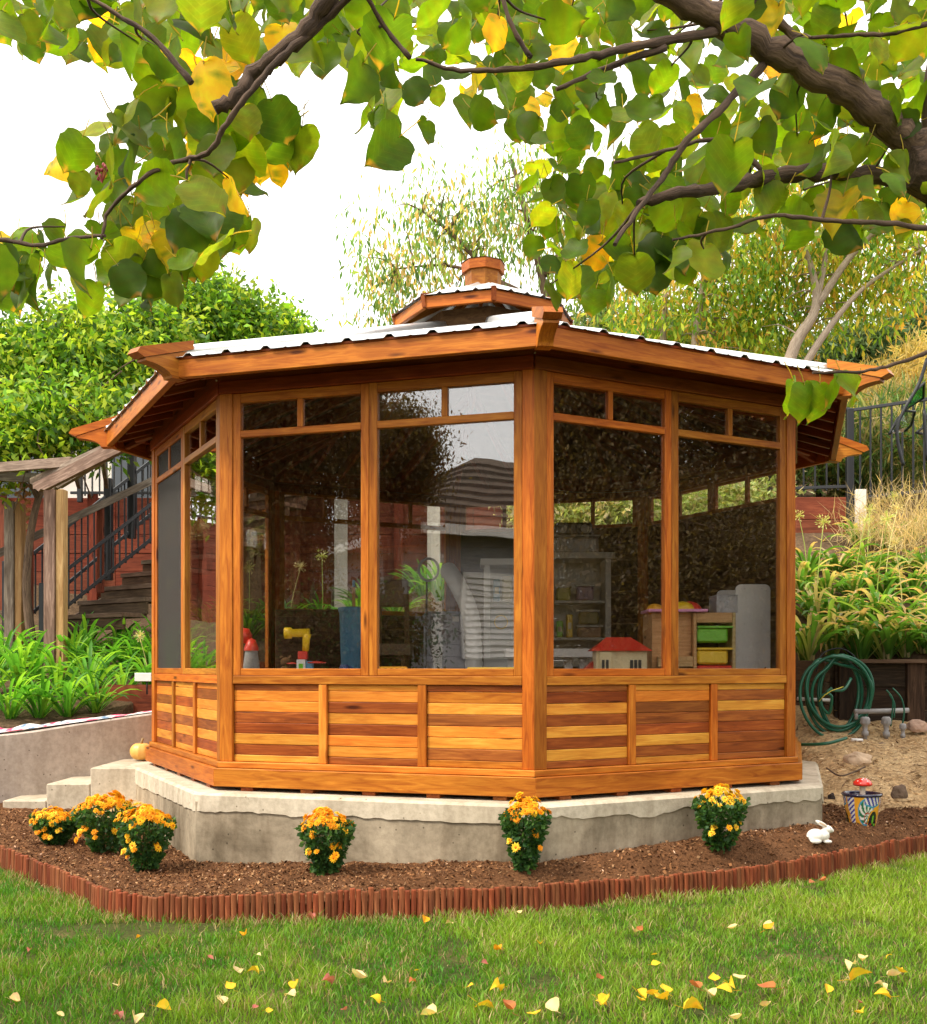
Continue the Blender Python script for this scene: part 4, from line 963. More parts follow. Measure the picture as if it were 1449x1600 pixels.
for mi, (px, Y, wd, h, nf, lab, _) in enumerate(mums):
    x = (px - X0) / F * Y; z = float(Hm(np.array([x]), np.array([Y]))[0]) - .005; t = thing('chrysanthemum_plant', (x, Y, z), lab, 'plant', MG); c0 = Vector((x, Y, z)); r = np.random.default_rng(50 + mi)
    rx = wd / 2
    # leaves in a widening column
    n = 1500; tt = r.random(n) ** .8; a = r.random(n) * 6.283; rad = (.28 + .72 * tt ** .8) * rx * (.35 + .65 * r.random(n) ** .5)
    p = np.stack([x + rad * np.cos(a), Y + rad * np.sin(a), z + .01 + tt * h * .86 * (1 - .12 * (rad / rx) ** 2)], -1)
    ax = np.stack([np.cos(a), np.sin(a), .6 * r.normal(size=n)], -1) + .7 * r.normal(size=(n, 3)); ax /= np.linalg.norm(ax, axis=1)[:, None]
    sv = np.cross(ax, r.normal(size=(n, 3))); sv /= np.linalg.norm(sv, axis=1)[:, None]; L = (.020 + .016 * r.random(n))[:, None]
    V = np.stack([p, p + ax * L * .35 + sv * L * .22, p + ax * L * .6 + sv * L * .36, p + ax * L, p + ax * L * .6 - sv * L * .36, p + ax * L * .35 - sv * L * .22], 1).reshape(-1, 3)
    pal = np.array([(.03, .085, .02), (.045, .12, .028), (.07, .16, .035), (.035, .10, .03)]); col = pal[r.integers(0, 4, n)] * (.7 + .6 * r.random((n, 1)))
    np_obj('foliage', V, np.arange(n * 6).reshape(n, 6), FOL, t, col=np.repeat(col, 6, 0))
    m = MB(); m.col = (.06, .10, .03)
    for k in range(14):
        a_ = random.random() * 6.28; rr = rx * random.uniform(.3, .85); m.tube([c0, c0 + Vector((rr * .35 * math.cos(a_), rr * .35 * math.sin(a_), h * .4)), c0 + Vector((rr * math.cos(a_), rr * math.sin(a_), h * .85))], .0025, 4)
    m.build('stems', colattr('stem_green') if 'stem_green' not in bpy.data.materials else bpy.data.materials['stem_green'], t)
    nf = int(nf * 1.5)
    for k in range(nf):
        q = math.sqrt((k + .5) / nf) * random.uniform(.8, 1.06); a_ = k * 2.39996 + random.uniform(-.3, .3); rr = rx * q
        zz = z + h * (1 - .24 * q ** 2.2) + random.uniform(-.018, .012) + .05 * mnoise.noise((3 * mi + 12 * rr * math.cos(a_), 12 * rr * math.sin(a_), 1)); rr *= 1 + .35 * mnoise.noise((mi * 5.1, 1.3 * math.cos(a_), 1.3 * math.sin(a_)))
        if k > nf * .92: zz -= h * random.uniform(.2, .45); rr *= .95; a_ = -1.57 + random.uniform(-1, 1)
        tilt = Matrix.Rotation(a_, 4, 'Z') @ Matrix.Rotation(.25 + .85 * q + random.uniform(-.25, .25), 4, 'Y')
        o = bpy.data.objects.new('flower', MF[random.choice([0, 1, 1, 2, 3] if mi != 5 else [0, 3, 3, 0])] if random.random() < .9 else MF[5])
        link(o, Matrix.Translation((x + rr * math.cos(a_), Y + rr * math.sin(a_), zz)) @ tilt @ Matrix.Scale(random.uniform(.9, 1.4), 4), t)

# ------------------------------------------------------------------ bark chips, straw, rocks
def scatter_flakes(name, n, region, H, pal, size, asp, seed, lab, cat, zoff=.004, tiltk=.5):
    r = np.random.default_rng(seed); x, y = region(r, n); z = H(x, y) + zoff + .012 * r.random(len(x)) * 0; n = len(x)
    z = z + .012 * vnoise(x, y, 4, 3) + .012 * vnoise(x, y, 14, 3) + .010 * vnoise(x, y, 38, 3)
    a = r.random(n) * 6.283; L = size * (.4 + r.random(n) ** 2 * 1.3); W_ = L * asp * (.5 + r.random(n)); ti = r.normal(size=n) * tiltk
    u = np.stack([np.cos(a), np.sin(a), ti], -1); v = np.stack([-np.sin(a), np.cos(a), r.normal(size=n) * tiltk], -1); p = np.stack([x, y, z], -1)
    V = np.stack([p - u * (L / 2)[:, None], p + v * (W_ / 2)[:, None] + [0, 0, .002], p + u * (L / 2)[:, None], p - v * (W_ / 2)[:, None]], 1).reshape(-1, 3)
    pal = np.array(pal); col = pal[r.integers(0, len(pal), n)] * (.6 + .7 * r.random((n, 1)))
    o = np_obj(name, V, np.arange(4 * n).reshape(n, 4), CHIP, col=np.repeat(np.clip(col, 0, 1), 4, 0), origin=Vector((0, 0, 0))); tag(o, lab, cat, kind='stuff')
def reg_mulch(r, n):
    x = r.random(n) * 7 - 3.4; y = edge_y(x) + .03 + r.random(n) ** .9 * 1.9; rr = np.hypot(x - CX, y - CY); k = (rr > 2.4) & (y < 7.3); return x[k], y[k]
scatter_flakes('bark_chips', 70000, reg_mulch, Hm, [(.15, .065, .027), (.22, .105, .045), (.11, .05, .022), (.32, .18, .09), (.07, .033, .018), (.25, .115, .048)], .015, .5, 31, 'reddish brown shredded bark chips covering the flower bed', 'bark mulch')
scatter_flakes('pale_bark_flecks', 1500, reg_mulch, Hm, [(.55, .36, .24), (.48, .3, .2)], .011, .4, 32, 'pale splinters scattered over the brown bark mulch', 'bark mulch', .009)
def reg_dirt(r, n):
    x = 1.9 + r.random(n) * 4; y = 6.95 + r.random(n) * 1.75; return x, y
def HdN(x, y): return Hd(x, y) + .03 * vnoise(x, y, 3, 9) + .014 * vnoise(x, y, 11, 9) - .012 * vnoise(x, y, 4, 3)
scatter_flakes('straw_litter', 9000, reg_dirt, HdN, [(.62, .44, .24), (.5, .33, .17), (.7, .54, .34), (.35, .22, .12), (.2, .12, .07)], .055, .12, 33, 'dry straw and wood litter on the bare dirt at right', 'litter', .006, .25)
def rock(px, py, Y, w_, h_, lab, col, seed=0):
    p = P(px, py, Y); t = thing('rock', p, lab, 'rock', 'rocks on the dirt'); m = MB(); bm = bmesh.new(); bmesh.ops.create_icosphere(bm, subdivisions=3, radius=.5)
    for v in bm.verts:
        d = 1 + .35 * mnoise.noise(v.co * 2.2 + Vector((seed, 0, 0))) + .1 * mnoise.noise(v.co * 7 + Vector((seed, 0, 0))); v.co = Vector((v.co.x * w_ * d, v.co.y * w_ * .7 * d, max(v.co.z, -.3) * h_ * 1.4 * d))
    bm.verts.ensure_lookup_table(); m.add([p + v.co + Vector((0, 0, h_ * .25)) for v in bm.verts], [tuple(v.index for v in f.verts) for f in bm.faces]); bm.free(); m.build('stone', flat('stone_%d' % seed, col, .9, .2, var=.3, bumpscale=25), t)
rock(1340, 1192, 7.7, .20, .085, 'flat pale tan rock lying on the dirt', (.52, .38, .26), 1); rock(1308, 1172, 8.1, .11, .06, 'grey brown rock left of the pair below the hose', (.20, .15, .11), 2)
rock(1340, 1168, 8.2, .12, .055, 'grey rock right of the pair below the hose', (.26, .20, .15), 3); rock(1378, 1172, 8.1, .14, .06, 'wide brown rock under the irrigation valves', (.24, .17, .12), 4)
rock(1405, 1243, 6.9, .11, .07, 'dark brown rock right of the painted pot', (.15, .10, .07), 5); rock(1435, 1140, 8.25, .16, .08, 'pinkish rock at the right edge near the wall', (.42, .28, .21), 6)
rock(1300, 1247, 6.85, .045, .035, 'small dark round stone beside the slab corner', (.05, .035, .03), 7)
t = thing('fallen_twig', P(1325, 1205, 7.4), 'thin curved twig lying on dirt below the pale rock', 'twig')
m = MB(); m.tube(catmull([P(1292, 1200, 7.5), P(1312, 1212, 7.3), P(1335, 1206, 7.4), P(1352, 1198, 7.5)], 4), [.006] * 13, 5); m.build('stick', BARK, t)

# ------------------------------------------------------------------ pot, mushroom, rabbit
def pot():
    Y = 6.55; x = (1347 - X0) / F * Y; z = float(Hm(np.array([x]), np.array([Y]))[0]) - .01; c = Vector((x, Y, z)); t = thing('painted_pot', c, 'colourful hand painted ceramic flowerpot with dark blue rim on the mulch', 'flowerpot')
    H_ = .185; n, k = 160, 60; vs = []; cs = []
    blue = (.02, .025, .12); wht = (.75, .72, .66); grn = (.02, .16, .07); org = (.78, .36, .03); trq = (.05, .30, .45); lim = (.16, .48, .03); blk = (.01, .012, .02); red = (.4, .03, .02); cob = (.06, .06, .35)
    for i in range(k + 1):
        zz = i / k; r_ = .079 + .033 * zz ** .8
        for j in range(n):
            a = 2 * math.pi * j / n; vs.append(c + Vector((r_ * math.cos(a), r_ * math.sin(a), zz * H_)))
            # four motifs round the pot
            s = ((a + 1.571 + .75) / 2.094) % 1.0; X = (s - .5) * 2.2; Yv = zz
            col = org
            d1 = math.hypot((X + .42) / .50, (Yv - .50) / .46)
            if d1 < 1: 
                th = math.atan2(Yv - .42, X + .28); sp = math.sin(th * 9 + d1 * 7); col = grn if sp > -.1 else wht
                if abs(d1 - .93) < .07: col = trq
                if abs(math.hypot((X + .34) / .3, (Yv - .3) / .3) - .6) < .07: col = red
            if Yv > .62 + .22 * abs(X) and X > -.55:
                col = cob if math.sin(26 * (X + Yv * .7)) > -.2 else wht
                if Yv < .68 + .22 * abs(X): col = trq
            if X > .62: col = cob if math.sin(40 * (Yv - .5 * X)) > 0 else wht
            if abs(X - .62 - .1 * math.sin(Yv * 6)) < .05: col = org
            d2 = math.hypot((X - .12) / .36, (Yv - .1) / .42)
            if d2 < 1.16: col = org
            if d2 < 1: 
                col = blk
                if math.hypot((X - .10) / .07, (Yv - .25) / .16) < 1 or math.hypot((X - .3) / .10, (Yv - .07) / .05) < 1: col = lim
                elif math.hypot((X + .06) / .08, (Yv - .08) / .06) < 1: col = red
            cs.append(col)
    m = MB(); m.add(vs, [(i * n + j, i * n + (j + 1) % n, (i + 1) * n + (j + 1) % n, (i + 1) * n + j) for i in range(k) for j in range(n)], None, True); m.c = cs; m.build('pot_body', GLAZE, t)
    m = MB(); m.col = (.015, .015, .05); m.lathe([(.105, H_ - .004), (.116, H_ - .002), (.121, H_ + .006), (.118, H_ + .014), (.106, H_ + .015), (.102, H_ + .008), (.099, H_ - .03)], c, 48); m.build('rim', GLAZE, t)
    m = MB(); m.lathe([(.0, H_ - .035), (.1, H_ - .03)], c, 24); m.build('potting_soil', SOIL, t)
    t2 = thing('mushroom_ornament', c + Vector((0, 0, H_ - .032)), 'glossy red toadstool ornament with white flecks standing in the painted pot', 'ornament'); b = c + Vector((.0, -.01, H_ - .035))
    m = MB(); m.col = (.72, .60, .50); m.lathe([(.022, 0), (.017, .05), (.019, .105)], b, 16); m.build('stem', GLAZE, t2)
    m = MB(); m.col = (.75, .03, .02); m.lathe([(.012, .062), (.052, .058), (.058, .066), (.053, .080), (.036, .096), (.016, .103), (.001, .104)], b + Vector((0, 0, .036)), 28); m.build('cap', GLAZE, t2)
    for a, e in ((-1.2, .6), (-2.0, .9), (-.6, 1.1), (-1.6, 1.3), (-2.6, .6), (-.2, .5)):
        m = MB(); m.col = (.8, .78, .75); q = b + Vector((.05 * math.cos(a) * math.cos(e), .05 * math.sin(a) * math.cos(e), .100 + .040 * math.sin(e))); m.lathe([(.006, -.003), (.005, .003), (.0005, .005)], q, 8); m.build('fleck', GLAZE, t2)
pot()
def blob(m, c, r_, rot=None, n=14, k=10):
    vs = []
    for i in range(k + 1):
        ph = math.pi * i / k
        for j in range(n):
            a = 2 * math.pi * j / n; v = Vector((math.sin(ph) * math.cos(a) * r_[0], math.sin(ph) * math.sin(a) * r_[1], math.cos(ph) * r_[2]))
            if rot: v = rot @ v
            vs.append(Vector(c) + v)
    m.add(vs, [(i * n + j, i * n + (j + 1) % n, (i + 1) * n + (j + 1) % n, (i + 1) * n + j)[::-1] for i in range(k) for j in range(n)], None, True)
def rabbit():
    Y = 6.0; x = (1281 - X0) / F * Y; z = float(Hm(np.array([x]), np.array([Y]))[0]); c = Vector((x, Y, z)); t = thing('rabbit_figurine', c, 'small glossy white ceramic rabbit crouching on the mulch by the slab corner', 'figurine')
    m = MB(); q = lambda a, b, d: c + Vector((a, b, d))
    blob(m, q(-.022, 0, .040), (.052, .040, .040)); blob(m, q(-.045, 0, .028), (.030, .036, .030)); blob(m, q(.022, 0, .044), (.034, .030, .034), Matrix.Rotation(-.4, 3, 'Y'))
    blob(m, q(.045, 0, .078), (.031, .022, .021), Matrix.Rotation(.35, 3, 'Y')); blob(m, q(.064, 0, .070), (.016, .014, .013))
    blob(m, q(.040, -.016, .010), (.026, .010, .010)); blob(m, q(.040, .016, .010), (.026, .010, .010)); blob(m, q(-.030, -.030, .014), (.032, .013, .014)); blob(m, q(-.030, .030, .014), (.032, .013, .014)); blob(m, q(-.075, 0, .030), (.014, .013, .013))
    for s in (-1, 1): blob(m, q(.008, s * .011, .108), (.036, .0075, .0125), Matrix.Rotation(s * .12, 3, 'Z') @ Matrix.Rotation(.50, 3, 'Y'))
    o = m.build('body', flat('white_ceramic', (.82, .78, .72), .15, .5, var=.02), t)
    md = o.modifiers.new('rm', 'REMESH'); md.mode = 'VOXEL'; md.voxel_size = .0028; md.use_smooth_shade = True; s = o.modifiers.new('sm', 'SMOOTH'); s.iterations = 5
    for s in (-1, 1):
        m = MB(); blob(m, q(.053, s * .0195, .083), (.003, .002, .003), None, 8, 6); m.build('eye', flat('rabbit_eye', (.25, .2, .18), .2) if 'rabbit_eye' not in bpy.data.materials else bpy.data.materials['rabbit_eye'], t)
        m = MB(); blob(m, q(.012, -.0185 if s < 0 else .0185, .108), (.024, .0012, .006), Matrix.Rotation(s * .12, 3, 'Z') @ Matrix.Rotation(.5, 3, 'Y'), 10, 6); m.build('inner_ear', flat('inner_ear', (.60, .42, .30), .4) if 'inner_ear' not in bpy.data.materials else bpy.data.materials['inner_ear'], t)
rabbit()

# ------------------------------------------------------------------ hose and valves
HOSE = flat('hose_green', (.006, .10, .055), .3, .5, var=.15)
t = thing('garden_hose', P(1312, 1146, 8.4), 'coiled glossy green garden hose hanging on the dark timber wall', 'hose')
m = MB(); pts = []
r_ = random.Random(5)
for k in range(7):
    cx_, cy_ = 1309 + r_.uniform(-9, 12), 1083 + r_.uniform(-3, 8); rx_, ry_ = 34 + 4 * k * .9, 50 + r_.uniform(-5, 9) + k * 1.5
    for i in range(14):
        a = -math.pi / 2 + 2 * math.pi * i / 14; yy = 8.40 - .018 * k + .01 * math.sin(a * 2 + k)
        topk = 1030 if math.sin(a) < 0 else cy_
        pts.append(P(cx_ + rx_ * math.cos(a) * (1 - .10 * math.sin(a)), cy_ + (ry_ * math.sin(a)), yy))
pts = catmull(pts, 3); m.tube(pts, .0125, 8); m.build('coil', HOSE, t)
m = MB(); m.tube(catmull([P(1345, 1045, 8.3), P(1362, 1070, 8.28), P(1356, 1105, 8.3), P(1335, 1125, 8.3)], 6), .0115, 8); m.tube(catmull([P(1330, 1060, 8.28), P(1318, 1078, 8.22), P(1297, 1080, 8.22), P(1281, 1095, 8.24), P(1295, 1115, 8.24), P(1300, 1090, 8.2), P(1293, 1082, 8.2), P(1300, 1075, 8.2)], 6), .0115, 8); m.build('loose_loop', HOSE, t)
m = MB(); p = [P(1235, 1163, 8.2), P(1275, 1163, 7.95), P(1300, 1160, 7.9), P(1323, 1153, 7.95)]; m.tube(catmull(p, 5), .012, 8); m.build('free_end', HOSE, t)
m = MB(); m.tube([P(1318, 1073, 8.2), P(1300, 1079, 8.18), P(1289, 1086, 8.19), P(1280, 1096, 8.2)], .0035, 5); m.build('yellow_stripe', flat('hose_yellow', (.6, .5, .05), .4), t)
t = thing('hose_hanger', P(1312, 1040, 8.5), 'black wire hose hanger bracket at the top of the timber wall', 'hanger')
m = MB(); m.tube(catmull([P(1275, 1050, 8.42), P(1285, 1022, 8.45), P(1312, 1013, 8.46), P(1335, 1025, 8.45), P(1340, 1045, 8.42)], 5), .006, 6); m.tube([P(1290, 1035, 8.28), P(1290, 1035, 8.55)], .006, 6); m.tube([P(1330, 1035, 8.28), P(1330, 1035, 8.55)], .006, 6); m.build('wire', M_BLACK, t)
PVC = flat('grey_pvc', (.30, .29, .29), .5, .4, var=.2)
for k, (px, y0_, y1_) in enumerate(((1352, 1118, 1158), (1385, 1118, 1160), (1411, 1128, 1158))):
    t = thing('irrigation_valve', P(px, y1_, 8.2), ['grey plastic irrigation valve nearest the green hose coil', 'grey plastic irrigation valve in the middle of three', 'slim grey irrigation riser rightmost of three'][k], 'valve', 'irrigation valves below the plants')
    b = P(px, y1_ + 4, 8.2); h_ = (y1_ - y0_) * 8.2 / F; s = 1 if k < 2 else .7
    m = MB(); m.lathe([(.016 * s, -.05), (.016 * s, h_ * .3), (.026 * s, h_ * .32), (.026 * s, h_ * .48), (.018 * s, h_ * .5), (.020 * s, h_ * .7), (.034 * s, h_ * .78), (.036 * s, h_ * .98), (.024 * s, h_ * 1.05), (.0, h_ * 1.06)], b, 14); m.build('body', PVC, t)
    m = MB(); m.lathe([(.040 * s, h_ * .80), (.040 * s, h_ * .90)], b, 8, False); m.build('collar', PVC, t)
t = thing('supply_pipe', P(1365, 1110, 8.28), 'horizontal white and grey supply pipe linking the irrigation valves', 'pipe')
m = MB(); m.tube([P(1335, 1112, 8.3), P(1420, 1110, 8.28)], .020, 10); m.tube([P(1338, 1108, 8.3), P(1338, 1124, 8.3)], .016, 8); m.build('manifold', PVC, t)
m = MB(); m.tube([P(1330, 1156, 8.1), P(1348, 1157, 8.1)], .014, 8); m.tube([P(1246, 1092, 8.5), P(1300, 1094, 8.5)], .014, 8); m.build('stub', flat('white_pvc', (.72, .7, .68), .4), t)
t = thing('drip_tubing', P(1400, 1140, 8.25), 'thin green drip tubes curving down beside the valves', 'tubing')
m = MB()
for pts in ([(1395, 1075), (1408, 1090), (1413, 1110), (1410, 1135)], [(1385, 1078), (1395, 1092), (1394, 1118), (1392, 1135)], [(1390, 1085), (1398, 1100), (1397, 1122)]): m.tube(catmull([P(a, b, 8.22) for a, b in pts], 5), .006, 6)
m.build('tube', HOSE, t)

# ------------------------------------------------------------------ foreground tree
def big_leaf(kind):
    r = random.Random(kind * 7 + 1)
    yel = kind >= 9
    base = [(.11, .20, .009), (.14, .235, .011), (.09, .16, .010), (.18, .27, .013), (.06, .12, .012), (.12, .22, .009), (.23, .29, .014), (.09, .17, .012), (.14, .21, .018), (.80, .50, .02), (.85, .56, .04), (.62, .50, .03), (.72, .38, .02)][kind]
    T = [(0.02, .04), (-.03, .28), (-.01, .52), (.05, .74), (.13, .88), (.24, .97), (.36, 1.0), (.48, .97), (.59, .88), (.69, .75), (.78, .57), (.86, .36), (.93, .15), (.97, .06), (1.02, .0)]
    S = .078; fold = r.uniform(.1, .8); curl = r.uniform(-.7, .9); vs = []; cs = []; wv = r.uniform(0, 6)
    for t_, w_ in T:
        for q in (-1, -.55, 0, .55, 1):
            x = q * w_ * S * .50 * (1 + .045 * math.sin(t_ * 23 + q * 3 + wv) * (abs(q) == 1) + r.uniform(-.02, .02)); y = fold * abs(x) + curl * S * (t_ - .2) ** 2 * .8 + .004 * math.sin(t_ * 9 + q * 4 + wv) * abs(q)
            zz = -t_ * S * 1.02 - .0 + (abs(q) * .07 * S if t_ < .1 else 0)
            vs.append((x, y, zz - .03)); f = 1.0 if q else 1.28; 
            c = [min(1, v * f * (1 + r.uniform(-.12, .12))) for v in base]
            if yel and r.random() < .12: c = (.30, .34, .03)
            if not yel and t_ > .85 and r.random() < .3: c = (.35, .22, .04)
            cs.append(tuple(c))
    m = MB(); n = len(T); m.add(vs, [(i * 5 + q, i * 5 + q + 1, (i + 1) * 5 + q + 1, (i + 1) * 5 + q) for i in range(n - 1) for q in range(4)], None, True)
    m.c = cs; m.col = (.45, .40, .08); m.tube([(0, .012, .012), (0, .003, -.012), (0, 0, -.032)], .0011, 4, False)
    o = m.build('leaf', LEAFM, None, M=Matrix.Identity(4)); d = o.data; bpy.data.objects.remove(o); return d
def mk_leafmat():
    m, n, l, b = newmat('tree_leaf'); a = n.new('ShaderNodeAttribute'); a.attribute_name = 'col'; t = n.new('ShaderNodeTexCoord')
    f = noise_tex(n, l, t.outputs['Object'], 45, 4, .7); g = n.new('ShaderNodeAttribute'); g.attribute_name = 'grain'
    sp = n.new('ShaderNodeSeparateXYZ'); l.new(g.outputs['Vector'], sp.inputs[0]); ab = n.new('ShaderNodeMath'); ab.operation = 'ABSOLUTE'; l.new(sp.outputs['X'], ab.inputs[0])
    ma = n.new('ShaderNodeMath'); ma.operation = 'MULTIPLY_ADD'; ma.inputs[1].default_value = -.75; l.new(ab.outputs[0], ma.inputs[0]); l.new(sp.outputs['Z'], ma.inputs[2])
    mb = n.new('ShaderNodeMath'); mb.operation = 'MULTIPLY'; mb.inputs[1].default_value = 520; l.new(ma.outputs[0], mb.inputs[0]); si = n.new('ShaderNodeMath'); si.operation = 'SINE'; l.new(mb.outputs[0], si.inputs[0])
    col = mixc(n, l, .6, a.outputs['Color'], ramp(n, l, f, [(.3, (.75, .75, .7)), (.7, (1.2, 1.15, 1.0))]), 'MULTIPLY')
    col = mixc(n, l, .35, col, ramp(n, l, si.outputs[0], [(.80, (1, 1, 1)), (1, (1.45, 1.35, 1.5))]), 'MULTIPLY')
    oi = n.new('ShaderNodeObjectInfo'); col = mixc(n, l, 1, col, ramp(n, l, oi.outputs['Random'], [(0, (.6, .6, .7)), (1, (1.15, 1.1, 1))]), 'MULTIPLY')
    l.new(col, b.inputs['Base Color']); b.inputs['Roughness'].default_value = .5; b.inputs['Specular IOR Level'].default_value = .22
    tr = n.new('ShaderNodeBsdfTranslucent'); l.new(mixc(n, l, 1, col, (2.5, 2.3, .8), 'MULTIPLY'), tr.inputs['Color'])
    mx = n.new('ShaderNodeMixShader'); mx.inputs[0].default_value = .56; l.new(b.outputs[0], mx.inputs[1]); l.new(tr.outputs[0], mx.inputs[2]); l.new(mx.outputs[0], n['Material Output'].inputs['Surface']); return m
LEAFM = mk_leafmat()
BL = [big_leaf(k) for k in range(13)]
def in_poly(x, y, poly):
    c = False; j = len(poly) - 1
    for i in range(len(poly)):
        (xi, yi), (xj, yj) = poly[i], poly[j]
        if (yi > y) != (yj > y) and x < (xj - xi) * (y - yi) / (yj - yi) + xi: c = not c
        j = i
    return c
def fore_tree():
    t = thing('shade_tree', (1.35, 2.2, 0), 'near fruit tree whose leafy branches hang across the top of the view', 'tree')
    KS = .84
    Q = lambda px, py, Y=2.1: P(px, py, Y * KS)
    SC = lambda p: (p[0] * KS, p[1] * KS, 1.15 + (p[2] - 1.15) * KS if p[2] > 1.15 else p[2])
    limbs = [([Q(1440, 235, 2.2), Q(1390, 195, 2.18), Q(1330, 145, 2.12), Q(1230, 92, 2.1), Q(1130, 36, 2.05), Q(1050, -10, 2.0), Q(960, -70, 1.95)], .036, .022),
             ([Q(1440, 270, 2.25), Q(1360, 274, 2.2), Q(1290, 268, 2.15), Q(1200, 276, 2.1), Q(1130, 290, 2.05), Q(1060, 300, 2.0), Q(1000, 318, 2.0)], .022, .009),
             ([Q(1195, 100, 2.1), Q(1130, 165, 2.05), Q(1075, 220, 2.0), Q(1040, 270, 2.0), Q(995, 330, 1.95), Q(960, 382, 1.9)], .009, .004),
             ([Q(1125, 48, 2.05), Q(1040, 64, 2.0), Q(950, 82, 1.95), Q(880, 97, 1.9), Q(800, 108, 1.9), Q(720, 110, 1.9), Q(650, 92, 1.9)], .010, .003),
             ([Q(1160, -40, 2.4), Q(1180, 0, 2.3), Q(1240, 55, 2.3), Q(1320, 125, 2.25)], .008, .012),
             ([Q(1250, -60, 2.3), Q(1180, -10, 2.2), Q(1130, 30, 2.1)], .016, .014),
             ([Q(540, -60, 1.75), Q(490, 35, 1.8), Q(440, 80, 1.82), Q(400, 110, 1.85), Q(370, 150, 1.85), Q(338, 168, 1.85)], .017, .012),
             ([Q(560, -20, 1.75), Q(500, 40, 1.8), Q(440, 90, 1.8), Q(385, 150, 1.8), Q(350, 200, 1.82), Q(325, 238, 1.85), Q(270, 255, 1.9), Q(215, 285, 1.9), Q(170, 330, 1.95), Q(160, 372, 1.95)], .007, .003),
             ([Q(-60, 380, 2.0), Q(0, 374, 2.0), Q(60, 384, 2.0), Q(110, 372, 1.98), Q(165, 368, 1.95)], .005, .003),
             ([Q(1500, 365, 2.1), Q(1400, 350, 2.05), Q(1300, 345, 2.0), Q(1210, 338, 1.95), Q(1130, 358, 1.95), Q(1050, 376, 1.95)], .006, .0025),
             ([Q(1500, 530, 2.0), Q(1449, 551, 2.0), Q(1400, 568, 2.0), Q(1350, 580, 1.98), Q(1270, 583, 1.95)], .005, .0025),
             ([Q(1210, 283, 2.1), Q(1160, 240, 2.1), Q(1110, 218, 2.1), Q(1040, 235, 2.05), Q(960, 255, 2.0)], .006, .003),
             ([Q(870, 140, 1.95), Q(950, 105, 1.98), Q(1040, 75, 2.0)], .004, .007), ([Q(830, 90, 1.9), Q(800, 40, 1.9), Q(780, -20, 1.9)], .005, .004),
             ([Q(1500, 20, 2.1), Q(1400, 50, 2.1), Q(1330, 55, 2.1), Q(1250, 60, 2.1)], .006, .003), ([Q(300, 130, 1.8), Q(240, 60, 1.8), Q(180, 20, 1.8), Q(90, -30, 1.8)], .006, .003), ([Q(640, 90, 1.9), Q(600, 40, 1.9), Q(560, -30, 1.85)], .005, .004)]
    m = MB(); limb_mesh(m, [SC(p) for p in [(2.35, 2.45, -.05), (2.15, 2.42, .5), (1.85, 2.38, 1.1), (1.45, 2.30, 1.75), (1.08, 2.25, 2.18), (1.05, 2.22, 2.5), (1.2, 2.15, 3.1)]], .12, .06, 14); m.build('trunk', BARK, t)
    m = MB(); limb_mesh(m, [SC(p) for p in [(1.06, 2.24, 2.18), (.96, 2.22, 2.18), (.89, 2.2, 2.17)]], .085, .035, 10); m.build('burl', BARK, t)
    tips = []
    for pts, r0, r1 in limbs:
        pts = catmull(pts, 6); k = len(pts); r0 *= .78; r1 *= .8
        pp = [p + Vector((random.uniform(-1, 1), random.uniform(-1, 1), random.uniform(-1, 1))) * min(.004, r0 * .25) for p in pts]
        m = MB(); m.tube(pp, [(r0 + (r1 - r0) * i / (k - 1)) * (1 + .12 * math.sin(i * 2.1)) for i in range(k)], 10); m.build('branch', BARK_P2 if .018 < r0 < .021 else (BARK_M if r0 > .0175 else BARK), t); tips += pts
    # upper branches continuing outside the frame tie the left branches to the trunk
    m = MB(); limb_mesh(m, [SC(p) for p in [(1.1, 2.18, 2.9), (.6, 2.0, 2.75), (.1, 1.8, 2.55), (-.17, 1.75, 2.36)]], .035, .014); limb_mesh(m, [SC(p) for p in [(1.1, 2.16, 2.9), (.7, 2.1, 2.7), (.45, 2.0, 2.45)]], .03, .016); m.build('branch', BARK, t)
    polys = [([(-20, -20), (235, -20), (225, 85), (185, 110), (110, 72), (20, 60), (-20, 50)], 29, .95), ([(230, -20), (640, -20), (640, 40), (600, 110), (500, 100), (470, 110), (400, 90), (340, 140), (260, 145), (165, 80)], 26, .97),
             ([(130, 225), (200, 180), (300, 140), (380, 150), (460, 200), (470, 250), (420, 290), (370, 330), (350, 350), (270, 380), (200, 350), (120, 310), (95, 265)], 24, 1), ([(-20, 385), (90, 375), (200, 380), (300, 385), (375, 370), (300, 430), (230, 455), (180, 440), (130, 420), (80, 405), (40, 440), (-20, 430)], 26, 1), ([(-20, 400), (60, 400), (100, 440), (60, 470), (-20, 465)], 28, 1), ([(180, 340), (330, 330), (400, 370), (330, 420), (250, 475), (190, 450)], 27, 1),
             ([(520, 30), (640, -10), (820, -20), (830, 170), (765, 215), (710, 170), (640, 165), (590, 215), (560, 130)], 26, 1), ([(790, -20), (1480, -20), (1480, 340), (1400, 350), (1280, 390), (1200, 330), (1130, 405), (1050, 430), (960, 445), (890, 450), (835, 400), (835, 290), (800, 200)], 24, .98),
             ([(840, 300), (1000, 300), (1100, 350), (1100, 420), (960, 450), (880, 440)], 29, 1)]
    spots = []; r = random.Random(3)
